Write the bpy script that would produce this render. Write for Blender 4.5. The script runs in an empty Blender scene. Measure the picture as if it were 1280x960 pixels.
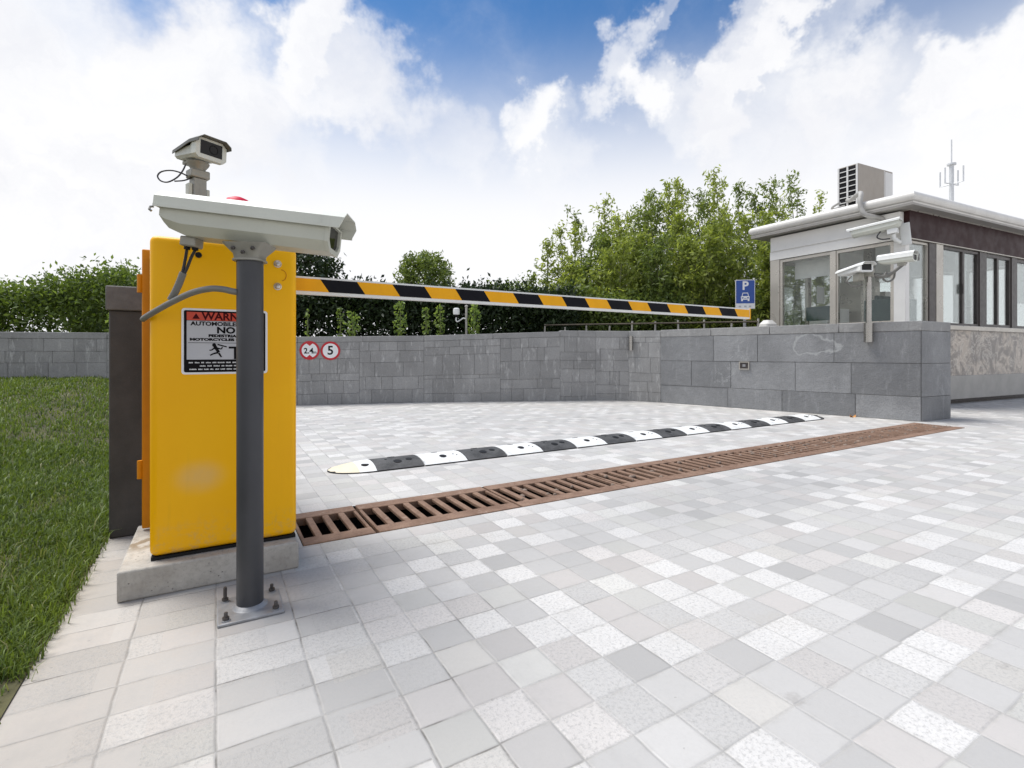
import bpy, math, random
import numpy as np
from mathutils import Vector, Matrix, Euler

random.seed(7)
rng = np.random.default_rng(11)
S = bpy.context.scene
COL = S.collection
R = math.radians

# ------------------------------------------------------------------ frame
F, H0, EYE = 632.0, 443.0, 0.78          # focal length / horizon row in photo pixels, eye height (m)
E1 = Vector((.863, .505, 0)).normalized()     # across the driveway
E2 = Vector((-E1.y, E1.x, 0))                 # along the driveway
RZ = math.atan2(E1.y, E1.x)
def W(a, b, z=0): return E1*a + E2*b + Vector((0, 0, z))
def at(u, v, Y): return Vector(((u-640)/F*Y, Y, EYE+(H0-v)/F*Y))

# ------------------------------------------------------------------ materials
MATS = {}
def nn(nt, t, **kw):
    n = nt.nodes.new(t)
    for k, v in kw.items():
        try: setattr(n, k, v)
        except Exception: pass
    return n
def mixrgb(nt, fac, a, b, blend='MIX'):
    m = nt.nodes.new('ShaderNodeMix'); m.data_type = 'RGBA'; m.blend_type = blend
    for sock, val in ((m.inputs[0], fac), (m.inputs[6], a), (m.inputs[7], b)):
        if isinstance(val, bpy.types.NodeSocket): nt.links.new(val, sock)
        elif isinstance(val, (int, float)): sock.default_value = val
        else: sock.default_value = (*val[:3], 1)
    return m.outputs[2]
def math_(nt, op, a, b=None, c=None, clamp=False):
    m = nt.nodes.new('ShaderNodeMath'); m.operation = op; m.use_clamp = clamp
    for i, val in enumerate((a, b, c)):
        if val is None: continue
        if isinstance(val, bpy.types.NodeSocket): nt.links.new(val, m.inputs[i])
        else: m.inputs[i].default_value = val
    return m.outputs[0]
def vmath(nt, op, a, b=None):
    m = nt.nodes.new('ShaderNodeVectorMath'); m.operation = op
    for i, val in enumerate((a, b)):
        if val is None: continue
        if isinstance(val, bpy.types.NodeSocket): nt.links.new(val, m.inputs[i])
        else: m.inputs[i].default_value = val
    return m
def maprange(nt, x, a, b, c=0, d=1, smooth=True):
    m = nt.nodes.new('ShaderNodeMapRange')
    m.interpolation_type = 'SMOOTHSTEP' if smooth else 'LINEAR'
    nt.links.new(x, m.inputs[0])
    for i, v in zip((1, 2, 3, 4), (a, b, c, d)): m.inputs[i].default_value = v
    return m.outputs[0]
def noise(nt, vec, scale, detail=4, rough=.55, dim='3D', dist=0):
    n = nt.nodes.new('ShaderNodeTexNoise'); n.noise_dimensions = dim
    if vec is not None: nt.links.new(vec, n.inputs['Vector'])
    n.inputs['Scale'].default_value = scale; n.inputs['Detail'].default_value = detail
    n.inputs['Roughness'].default_value = rough; n.inputs['Distortion'].default_value = dist
    return n.outputs[0]
def objcoord(nt, scale=None):
    t = nt.nodes.new('ShaderNodeTexCoord').outputs['Object']
    if scale:
        return vmath(nt, 'MULTIPLY', t, scale).outputs[0]
    return t
def bump(nt, h, strength, dist=.01):
    b = nt.nodes.new('ShaderNodeBump'); b.inputs['Strength'].default_value = strength
    b.inputs['Distance'].default_value = dist
    nt.links.new(h, b.inputs['Height']); return b.outputs[0]
def base(name):
    m = bpy.data.materials.new(name); m.use_nodes = True
    nt = m.node_tree; p = nt.nodes['Principled BSDF']
    MATS[name] = m
    return m, nt, p
def mat(name, col, rough=.5, metal=0, var=.08, scale=6, bmp=0, bscale=60, spec=.5, coat=0, dirt=0):
    m, nt, p = base(name)
    co = objcoord(nt)
    n = noise(nt, co, scale, 5, .6)
    lo = tuple(c*(1-var) for c in col); hi = tuple(min(1, c*(1+var)) for c in col)
    c = mixrgb(nt, maprange(nt, n, .3, .7), lo, hi)
    if dirt:
        d = noise(nt, vmath(nt, 'MULTIPLY', co, (9, 9, 2.5)).outputs[0], 2, 6, .7)
        c = mixrgb(nt, maprange(nt, d, .52, .75, 0, dirt), c, tuple(x*.45 for x in col))
    nt.links.new(c, p.inputs['Base Color'])
    rn = noise(nt, co, scale*3, 3)
    nt.links.new(maprange(nt, rn, .3, .7, max(.02, rough-.06), min(1, rough+.06)), p.inputs['Roughness'])
    p.inputs['Metallic'].default_value = metal
    p.inputs['Specular IOR Level'].default_value = spec
    p.inputs['Coat Weight'].default_value = coat
    if bmp:
        nt.links.new(bump(nt, noise(nt, co, bscale, 4, .7), bmp), p.inputs['Normal'])
    return m

mat('white_paint', (.74, .745, .72), .4, var=.03, dirt=.12)
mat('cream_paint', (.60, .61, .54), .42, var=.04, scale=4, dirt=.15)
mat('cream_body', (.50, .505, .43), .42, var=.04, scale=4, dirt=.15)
mat('grey_cast', (.30, .29, .25), .5, var=.1, metal=.3, dirt=.3)
mat('shield_dark', (.12, .115, .095), .5, var=.1)
mat('post_grey', (.040, .041, .046), .42, var=.12, scale=4, dirt=.2)
mat('galvanised', (.30, .30, .305), .5, metal=.25, var=.15, scale=20, bmp=.1, bscale=80)
mat('steel', (.40, .385, .36), .3, metal=1, var=.06)
mat('bolt_dark', (.10, .09, .085), .5, metal=.7, var=.2)
mat('black_plastic', (.012, .012, .013), .6, var=.1, spec=.2)
mat('black_paint', (.008, .008, .011), .6, var=.1, spec=.12)
mat('boom_yellow', (.84, .39, .004), .45, var=.05, dirt=.12, spec=.22)
mat('shaded_yellow', (.60, .225, .003), .5, var=.08, spec=.25)  # cabinet yellow darkened: the rear door's shade is put into the colour
mat('conduit_grey', (.17, .165, .15), .5, var=.1, bmp=.2, bscale=300)
mat('pipe_wrap', (.36, .35, .33), .6, var=.12, bmp=.3, bscale=40)
mat('cable_black', (.03, .03, .035), .5)
mat('red_lens', (.62, .012, .05), .5, var=.05, spec=.15)
mat('sign_red', (.50, .012, .022), .4, var=.04)
mat('sign_white', (.80, .80, .80), .4, var=.03)
mat('sign_grey', (.50, .50, .52), .4, var=.05)
mat('sign_black', (.007, .006, .007), .6, spec=.12)
mat('sign_header', (.62, .055, .02), .4, var=.06)
mat('sign_darkred', (.06, .002, .003), .6, spec=.15)
mat('sign_blue', (.018, .075, .33), .4, var=.05)
mat('mortar', (.19, .186, .178), .9, var=.15, bmp=.5)
mat('rubber_black', (.058, .057, .056), .65, var=.45, scale=9, bmp=.5, bscale=90)
mat('rubber_edge', (.018, .018, .018), .7)
mat('rubber_cream', (.70, .62, .46), .6, var=.06, bmp=.2, dirt=.2)
mat('rubber_white', (.74, .74, .72), .55, var=.08, scale=10, bmp=.3, dirt=.65)
mat('booth_steel', (.47, .44, .39), .32, metal=.55, var=.06, scale=2)
mat('booth_pale', (.74, .725, .69), .4, var=.04, scale=2, dirt=.1)
mat('booth_dark', (.06, .05, .046), .4, metal=.2, var=.1)
mat('booth_brown', (.030, .009, .009), .5, var=.08, scale=2, spec=.2)
mat('roof_white', (.66, .64, .60), .4, var=.05, scale=3, dirt=.2)
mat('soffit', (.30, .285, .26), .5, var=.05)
mat('interior', (.82, .80, .76), .6, var=.05)
mat('desk_green', (.05, .085, .08), .5)
mat('curtain', (.82, .81, .78), .8, var=.05)
mat('plinth_beige', (.40, .385, .355), .7, var=.08, scale=4, bmp=.2)
mat('trunk_bark', (.085, .07, .05), .85, var=.3, scale=20, bmp=.5)
mat('bamboo_stem', (.16, .17, .075), .6, var=.3, scale=8)
mat('lawn_soil', (.075, .07, .03), .95, var=.4, scale=6, bmp=.8, bscale=20)
mat('soil', (.07, .055, .04), .95, var=.4, scale=6, bmp=.8, bscale=20)
mat('rail_grey', (.40, .38, .34), .6, var=.2, dirt=.4)
mat('leaf_orange', (.55, .26, .08), .7, var=.25, scale=40)
mat('ac_beige', (.33, .29, .245), .45, var=.04, scale=3, dirt=.15)
mat('ac_white', (.66, .65, .63), .45, var=.04)
mat('silt_grit', (.22, .165, .13), .9, var=.3, scale=30, bmp=.5)
mat('pale_stone', (.62, .6, .56), .8, var=.1)
mat('antenna_grey', (.60, .61, .62), .4, metal=.3)
mat('screw_chrome', (.55, .52, .49), .28, metal=1)

def mat_glass(name, tint, refl=.5):
    m, nt, p = base(name)
    nt.nodes.remove(p)
    out = nt.nodes['Material Output']
    tr = nn(nt, 'ShaderNodeBsdfTransparent'); tr.inputs[0].default_value = (*tint, 1)
    gl = nn(nt, 'ShaderNodeBsdfGlossy'); gl.inputs['Roughness'].default_value = .02
    gl.inputs[0].default_value = (.95, .97, .97, 1)
    fr = nn(nt, 'ShaderNodeFresnel'); fr.inputs[0].default_value = 1.45
    mx = nn(nt, 'ShaderNodeMixShader')
    co = objcoord(nt)
    nt.links.new(bump(nt, noise(nt, co, 1.3, 2), .05, .05), gl.inputs['Normal'])
    nt.links.new(math_(nt, 'ADD', math_(nt, 'MULTIPLY', fr.outputs[0], .8), refl, clamp=True), mx.inputs[0])
    nt.links.new(tr.outputs[0], mx.inputs[1]); nt.links.new(gl.outputs[0], mx.inputs[2])
    nt.links.new(mx.outputs[0], out.inputs[0])
    return m
mat_glass('window_glass', (.97, .985, .98), .0)
mat('lens_glass', (.010, .009, .009), .12, spec=.25)

def mat_cabinet():
    m, nt, p = base('cabinet_yellow')
    co = objcoord(nt)
    n = noise(nt, co, 2.5, 4)
    c = mixrgb(nt, maprange(nt, n, .3, .7), (.93, .455, .001), (.96, .495, .002))
    # a rubbed pale patch low on the front
    d = vmath(nt, 'DISTANCE', vmath(nt, 'MULTIPLY', co, (.85, 1, 1.15)).outputs[0], (.142*.85, 0, .262*1.15)).outputs['Value']
    blot = math_(nt, 'MULTIPLY', maprange(nt, d, .01, .085, .42, 0), maprange(nt, noise(nt, co, 14, 3), .2, .6, .6, 1))
    c = mixrgb(nt, blot, c, (.62, .47, .28))
    # run-off dust and small scuffs
    s = noise(nt, vmath(nt, 'MULTIPLY', co, (30, 30, 2)).outputs[0], 1, 5, .7)
    c = mixrgb(nt, maprange(nt, s, .55, .8, 0, .10), c, (.40, .22, .03))
    zz = nn(nt, 'ShaderNodeSeparateXYZ'); nt.links.new(co, zz.inputs[0])
    spl = math_(nt, 'MULTIPLY', maprange(nt, zz.outputs[2], .0, .16, 1, 0), maprange(nt, noise(nt, co, 26, 6, .75), .46, .66))
    c = mixrgb(nt, math_(nt, 'MULTIPLY', spl, .45), c, (.42, .33, .20))
    scr = noise(nt, vmath(nt, 'MULTIPLY', co, (60, 60, 7)).outputs[0], 1, 3, .6, dist=.4)
    c = mixrgb(nt, math_(nt, 'MULTIPLY', maprange(nt, scr, .70, .73), maprange(nt, noise(nt, co, 5, 2), .55, .62, 0, .5)), c, (.62, .42, .16))
    g = noise(nt, co, 90, 2, .8)
    c = mixrgb(nt, maprange(nt, g, .72, .78, 0, .3), c, (.30, .15, .02))
    nt.links.new(c, p.inputs['Base Color'])
    nt.links.new(maprange(nt, n, .3, .7, .34, .44), p.inputs['Roughness'])
    p.inputs['Specular IOR Level'].default_value = .22
    nt.links.new(bump(nt, noise(nt, co, 4, 2), .06, .02), p.inputs['Normal'])
mat_cabinet()

def mat_concrete():
    m, nt, p = base('concrete')
    co = objcoord(nt)
    n1 = noise(nt, co, 5, 6, .65); n2 = noise(nt, co, 55, 5, .7)
    c = mixrgb(nt, maprange(nt, n1, .3, .7), (.34, .31, .27), (.50, .475, .43))
    c = mixrgb(nt, maprange(nt, n2, .45, .7, 0, .5), c, (.25, .235, .21))
    v = nn(nt, 'ShaderNodeTexVoronoi'); v.inputs['Scale'].default_value = 70
    nt.links.new(co, v.inputs['Vector'])
    pit = maprange(nt, v.outputs['Distance'], .10, .22, 1, 0)
    pit = math_(nt, 'MULTIPLY', pit, maprange(nt, noise(nt, co, 12, 2), .5, .6))
    c = mixrgb(nt, math_(nt, 'MULTIPLY', pit, .7), c, (.14, .13, .12))
    # brown patch on the top near the door
    d = vmath(nt, 'DISTANCE', co, (.045, .27, .1)).outputs['Value']
    st = math_(nt, 'MULTIPLY', maprange(nt, d, .03, .11, 1, 0), maprange(nt, noise(nt, co, 22, 4), .42, .55))
    c = mixrgb(nt, math_(nt, 'MULTIPLY', st, .75), c, (.20, .14, .07))
    nt.links.new(c, p.inputs['Base Color']); p.inputs['Roughness'].default_value = .9
    h = math_(nt, 'SUBTRACT', n2, pit)
    nt.links.new(bump(nt, h, .5, .006), p.inputs['Normal'])
mat_concrete()

def mat_pillar():
    m, nt, p = base('dark_granite')
    co = objcoord(nt)
    n = noise(nt, co, 6, 5); f = noise(nt, co, 180, 3, .8)
    c = mixrgb(nt, maprange(nt, n, .3, .7), (.05, .046, .042), (.08, .073, .067))
    c = mixrgb(nt, maprange(nt, f, .55, .75, 0, .5), c, (.14, .125, .11))
    nt.links.new(c, p.inputs['Base Color']); p.inputs['Roughness'].default_value = .75
    nt.links.new(bump(nt, f, .25, .004), p.inputs['Normal'])
mat_pillar()
mat('granite_cap', (.15, .14, .13), .7, var=.12, scale=30, bmp=.3, bscale=150)

def mat_stone(name, lo, hi, streak):
    m, nt, p = base(name)
    co = objcoord(nt)
    tint = nn(nt, 'ShaderNodeAttribute', attribute_name='tint').outputs['Fac']
    c = mixrgb(nt, tint, lo, hi)
    big = noise(nt, co, 2.2, 5, .6)
    c = mixrgb(nt, maprange(nt, big, .35, .7, 0, .5), c, tuple(x*.72 for x in lo))
    fine = noise(nt, co, 75, 5, .75)
    c = mixrgb(nt, maprange(nt, fine, .4, .75, 0, .4), c, tuple(x*.6 for x in lo))
    st = noise(nt, vmath(nt, 'MULTIPLY', co, (11, 11, 2.2)).outputs[0], 1.4, 6, .7)
    c = mixrgb(nt, maprange(nt, st, .53, .72, 0, streak), c, tuple(min(1, x*1.75) for x in hi))
    st2 = noise(nt, vmath(nt, 'MULTIPLY', co, (14, 14, 2.6)).outputs[0], 1.1, 6, .7)
    c = mixrgb(nt, maprange(nt, st2, .57, .74, 0, streak*.9), c, tuple(x*.5 for x in lo))
    if streak < .3:   # veins of lime bloom on some slabs, one large ring-shaped bloom
        wob = vmath(nt, 'ADD', co, vmath(nt, 'MULTIPLY', nn_noise_col(nt, co, 5), (.34, .34, .30)).outputs[0]).outputs[0]
        d = vmath(nt, 'DISTANCE', vmath(nt, 'MULTIPLY', wob, (1, 1, 1.7)).outputs[0], (3.98+.17, 6.66+.17, (.90+.15)*1.7)).outputs['Value']
        ring = math_(nt, 'MULTIPLY', maprange(nt, d, .205, .235), maprange(nt, d, .245, .27, 1, 0))
        c = mixrgb(nt, math_(nt, 'MULTIPLY', ring, .45), c, (.50, .51, .50))
        v = noise(nt, co, 3.1, 6, .65, dist=.9)
        vein = maprange(nt, math_(nt, 'ABSOLUTE', math_(nt, 'SUBTRACT', v, .5)), 0, .012, 1, 0)
        vein = math_(nt, 'MULTIPLY', vein, maprange(nt, noise(nt, co, 1.3, 2), .56, .66))
        c = mixrgb(nt, math_(nt, 'MULTIPLY', vein, .5), c, (.52, .53, .52))
    nt.links.new(c, p.inputs['Base Color'])
    nt.links.new(maprange(nt, fine, .3, .7, .7, .9), p.inputs['Roughness'])
    h = math_(nt, 'ADD', fine, math_(nt, 'MULTIPLY', noise(nt, co, 12, 5, .6), 1.5))
    nt.links.new(bump(nt, h, .7, .014), p.inputs['Normal'])
def nn_noise_col(nt, co, scale):
    n = nt.nodes.new('ShaderNodeTexNoise'); nt.links.new(co, n.inputs['Vector'])
    n.inputs['Scale'].default_value = scale; n.inputs['Detail'].default_value = 4
    return n.outputs['Color']
mat_stone('slate_slab', (.215, .218, .221), (.335, .337, .34), .2)
mat_stone('weathered_stone', (.29, .287, .28), (.375, .37, .362), .6)
mat_stone('coping_stone', (.30, .297, .29), (.36, .356, .347), .25)

def mat_marble():
    m, nt, p = base('marble_panel')
    co = objcoord(nt)
    n = noise(nt, co, 1.5, 8, .65, dist=1.5); n2 = noise(nt, co, 2.6, 8, .68, dist=2.2)
    c = mixrgb(nt, maprange(nt, n, .4, .6), (.44, .37, .30), (.20, .175, .155))
    c = mixrgb(nt, maprange(nt, n2, .5, .62, 0, .85), c, (.17, .15, .13))
    c = mixrgb(nt, maprange(nt, math_(nt, 'ABSOLUTE', math_(nt, 'SUBTRACT', n2, .47)), 0, .03, .8, 0), c, (.58, .53, .46))
    nt.links.new(c, p.inputs['Base Color']); p.inputs['Roughness'].default_value = .3
mat_marble()

def mat_rust():
    m, nt, p = base('rusty_iron')
    co = objcoord(nt)
    oi = nn(nt, 'ShaderNodeObjectInfo').outputs['Random']
    off = vmath(nt, 'ADD', co, None); nt.links.new(math_(nt, 'MULTIPLY', oi, 20), off.inputs[1])
    co = off.outputs[0]
    n = noise(nt, co, 7, 6, .7); f = noise(nt, co, 90, 5, .75)
    c = mixrgb(nt, maprange(nt, n, .3, .7), (.17, .098, .062), (.28, .178, .122))
    c = mixrgb(nt, maprange(nt, f, .45, .7, 0, .55), c, (.13, .065, .045))
    c = mixrgb(nt, maprange(nt, noise(nt, co, 16, 6, .7), .58, .7, 0, .5), c, (.40, .29, .23))
    nt.links.new(c, p.inputs['Base Color'])
    p.inputs['Roughness'].default_value = .8; p.inputs['Metallic'].default_value = .1
    nt.links.new(bump(nt, math_(nt, 'ADD', f, n), .5, .006), p.inputs['Normal'])
mat_rust()
mat('drain_dark', (.012, .009, .007), .95, var=.4, scale=12, bmp=.6)

def mat_paving():
    m, nt, p = base('granite_setts')
    co = objcoord(nt)                      # x = across, y = along the driveway
    sx = nn(nt, 'ShaderNodeSeparateXYZ'); nt.links.new(co, sx.inputs[0])
    A, B = sx.outputs[0], sx.outputs[1]
    wob = noise(nt, co, 9, 2)
    A = math_(nt, 'ADD', A, math_(nt, 'MULTIPLY', math_(nt, 'SUBTRACT', wob, .5), .008))
    B = math_(nt, 'ADD', B, math_(nt, 'MULTIPLY', math_(nt, 'SUBTRACT', noise(nt, co, 8, 2), .5), .008))
    def grid(wa, wb, joint, seed, frac, A=A, B=B, checker=False):
        ca = math_(nt, 'FLOOR', math_(nt, 'DIVIDE', A, wa)); fa = math_(nt, 'FRACT', math_(nt, 'DIVIDE', A, wa))
        wn = nn(nt, 'ShaderNodeTexWhiteNoise', noise_dimensions='1D')
        nt.links.new(math_(nt, 'ADD', ca, seed), wn.inputs['W'])
        off = math_(nt, 'MULTIPLY', math_(nt, 'ROUND', math_(nt, 'MULTIPLY', wn.outputs[0], 3)), frac)
        b2 = math_(nt, 'ADD', math_(nt, 'DIVIDE', B, wb), off)
        cb = math_(nt, 'FLOOR', b2); fb = math_(nt, 'FRACT', b2)
        def edge(f, w):
            e = math_(nt, 'MINIMUM', f, math_(nt, 'SUBTRACT', 1, f))
            return math_(nt, 'MULTIPLY', e, w)
        e = math_(nt, 'MINIMUM', edge(fa, wa), edge(fb, wb))
        cv = nn(nt, 'ShaderNodeCombineXYZ')
        nt.links.new(ca, cv.inputs[0]); nt.links.new(cb, cv.inputs[1]); cv.inputs[2].default_value = seed
        w2 = nn(nt, 'ShaderNodeTexWhiteNoise', noise_dimensions='3D'); nt.links.new(cv.outputs[0], w2.inputs['Vector'])
        ea = edge(fa, wa); val = w2.outputs['Value']
        if checker:
            par = math_(nt, 'MODULO', math_(nt, 'ADD', math_(nt, 'ADD', ca, cb), 400), 2)
            ph = maprange(nt, noise(nt, cv.outputs[0], .16, 1), .46, .47, 0, 1, False)
            odd = math_(nt, 'ABSOLUTE', math_(nt, 'SUBTRACT', par, ph))
            odd = maprange(nt, odd, .5, .51, 0, 1, False)
            hi = math_(nt, 'ADD', math_(nt, 'MULTIPLY', val, .62), .38); lo_ = math_(nt, 'MULTIPLY', val, .80)
            mxv = nn(nt, 'ShaderNodeMix'); mxv.data_type = 'FLOAT'
            nt.links.new(odd, mxv.inputs[0]); nt.links.new(lo_, mxv.inputs[2]); nt.links.new(hi, mxv.inputs[3]); val = mxv.outputs[0]
        return e, val, w2.outputs['Color'], ea
    e1, r1, col1, ea1 = grid(.1235, .1195, .004, 3.0, .02, math_(nt, 'ADD', A, .0035), math_(nt, 'ADD', B, .064), True)
    e2, r2, col2, ea2 = grid(.20, .115, .004, 9.0, .5)
    side = maprange(nt, A, .3585, .3595, 0, 1, False)
    def pick(a, b):
        x = nn(nt, 'ShaderNodeMix'); x.data_type = 'FLOAT'
        nt.links.new(side, x.inputs[0]); nt.links.new(a, x.inputs[2]); nt.links.new(b, x.inputs[3]); return x.outputs[0]
    e, r = pick(e2, e1), pick(r2, r1)
    ramp = nn(nt, 'ShaderNodeValToRGB'); ramp.color_ramp.interpolation = 'CONSTANT'
    els = [(0, .375), (.08, .415), (.24, .45), (.44, .475), (.62, .515), (.74, .615), (.88, .645)]
    cr = ramp.color_ramp
    while len(cr.elements) < len(els): cr.elements.new(.5)
    for el, (pos, v) in zip(cr.elements, els):
        el.position = pos; el.color = (v*1.01, v*.978, v*.935, 1)
    nt.links.new(r, ramp.inputs[0])
    c = ramp.outputs[0]
    sepc = nn(nt, 'ShaderNodeSeparateColor'); nt.links.new(col1, sepc.inputs[0])
    c = mixrgb(nt, maprange(nt, sepc.outputs[1], .75, .8, 0, .35, False), c, (.52, .465, .43))    # a few pinkish setts
    c = mixrgb(nt, maprange(nt, sepc.outputs[2], .8, .85, 0, .3, False), c, (.52, .51, .45))
    # warmer, dirtier strip between plinth and lawn
    c = mixrgb(nt, maprange(nt, A, .28, .75, .26, 0), c, (.27, .255, .235))
    warm = maprange(nt, A, -.36, .22, .45, 0)
    c = mixrgb(nt, warm, c, (.42, .355, .285))
    fine = noise(nt, co, 110, 5, .75); mid = noise(nt, co, 16, 5, .65)
    # hammered faces on some setts only
    rough_s = maprange(nt, sepc.outputs[0], .45, .6, .15, 1)
    c = mixrgb(nt, math_(nt, 'MULTIPLY', maprange(nt, fine, .45, .70, 0, .6), rough_s), c, (.27, .265, .255))
    c = mixrgb(nt, maprange(nt, mid, .35, .75, 0, .16), c, (.33, .325, .315))
    spot = noise(nt, co, 38, 3, .6)
    c = mixrgb(nt, maprange(nt, spot, .70, .76, 0, .5), c, (.20, .19, .18))
    big = noise(nt, co, .9, 4)
    c = mixrgb(nt, maprange(nt, big, .42, .7, 0, .22), c, (.36, .35, .335))
    tyre = noise(nt, vmath(nt, 'MULTIPLY', co, (2.6, .22, 1)).outputs[0], 1.0, 5, .65)
    c = mixrgb(nt, math_(nt, 'MULTIPLY', maprange(nt, tyre, .54, .70, 0, .24), maprange(nt, mid, .3, .6, .4, 1)), c, (.28, .275, .265))
    drip = nn(nt, 'ShaderNodeTexVoronoi'); drip.inputs['Scale'].default_value = 1.7; nt.links.new(co, drip.inputs['Vector'])
    dr_ = math_(nt, 'ADD', drip.outputs['Distance'], math_(nt, 'MULTIPLY', math_(nt, 'SUBTRACT', spot, .5), .12))
    c = mixrgb(nt, maprange(nt, dr_, .015, .055, .35, 0), c, (.22, .20, .18))
    edgew = math_(nt, 'MULTIPLY', maprange(nt, e, .002, .016, 1, 0), maprange(nt, mid, .42, .62))
    c = mixrgb(nt, math_(nt, 'MULTIPLY', edgew, .22), c, (.31, .295, .27))
    # joints: mostly sand-filled and pale, dark where open
    jm = maprange(nt, noise(nt, co, 3.5, 3), .40, .62)
    leftopen = maprange(nt, A, .2, 1.4, 1, .25)
    jdark = math_(nt, 'MULTIPLY', math_(nt, 'MAXIMUM', jm, maprange(nt, A, .2, .5, .6, 0)), leftopen)
    j = maprange(nt, e, .0012, .0032, 1, 0)
    jc = mixrgb(nt, jdark, (.40, .39, .365), (.08, .07, .06))
    jvis = math_(nt, 'MULTIPLY', maprange(nt, noise(nt, co, 5.5, 5, .7), .40, .66, .12, .9), maprange(nt, A, .2, .6, 1.0, .8))
    c = mixrgb(nt, math_(nt, 'MULTIPLY', j, jvis), c, jc)
    sand = noise(nt, co, 1.6, 6, .7)
    c = mixrgb(nt, math_(nt, 'MULTIPLY', maprange(nt, sand, .56, .72, 0, .45), maprange(nt, fine, .35, .6)), c, (.40, .365, .31))
    nt.links.new(c, p.inputs['Base Color'])
    nt.links.new(maprange(nt, mid, .3, .7, .5, .72), p.inputs['Roughness'])
    h = math_(nt, 'MULTIPLY', maprange(nt, e, 0, .006), .7)
    h = math_(nt, 'ADD', h, math_(nt, 'MULTIPLY', math_(nt, 'MULTIPLY', fine, rough_s), .8))
    h = math_(nt, 'ADD', h, math_(nt, 'MULTIPLY', r, .5))
    nt.links.new(bump(nt, h, .55, .004), p.inputs['Normal'])
mat_paving()

def mat_leaf(name, dark, light, trans=.35, yellow=None):
    m, nt, p = base(name)
    t = nn(nt, 'ShaderNodeAttribute', attribute_name='tint').outputs['Fac']
    c = mixrgb(nt, t, dark, light)
    if yellow:
        c = mixrgb(nt, maprange(nt, t, .86, .9, 0, .8), c, yellow)
    nt.links.new(c, p.inputs['Base Color']); p.inputs['Roughness'].default_value = .5
    p.inputs['Specular IOR Level'].default_value = .35
    out = nt.nodes['Material Output']
    tr = nn(nt, 'ShaderNodeBsdfTranslucent')
    tc = mixrgb(nt, .5, c, (light[0]*1.6, light[1]*1.6, light[2]*.6))
    nt.links.new(tc, tr.inputs[0])
    mx = nn(nt, 'ShaderNodeMixShader'); mx.inputs[0].default_value = trans
    nt.links.new(p.outputs[0], mx.inputs[1]); nt.links.new(tr.outputs[0], mx.inputs[2])
    nt.links.new(mx.outputs[0], out.inputs[0])
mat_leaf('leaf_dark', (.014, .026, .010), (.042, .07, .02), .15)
mat_leaf('leaf_hedge', (.03, .055, .012), (.23, .32, .075), .36)
mat_leaf('leaf_bamboo', (.10, .145, .026), (.40, .46, .12), .48, (.46, .50, .20))
mat_leaf('leaf_tree', (.06, .095, .022), (.25, .32, .085), .35)
mat_leaf('leaf_fresh', (.10, .17, .035), (.27, .36, .10), .4)
mat_leaf('grass_blade', (.026, .054, .008), (.19, .26, .048), .3, (.30, .27, .13))

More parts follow.
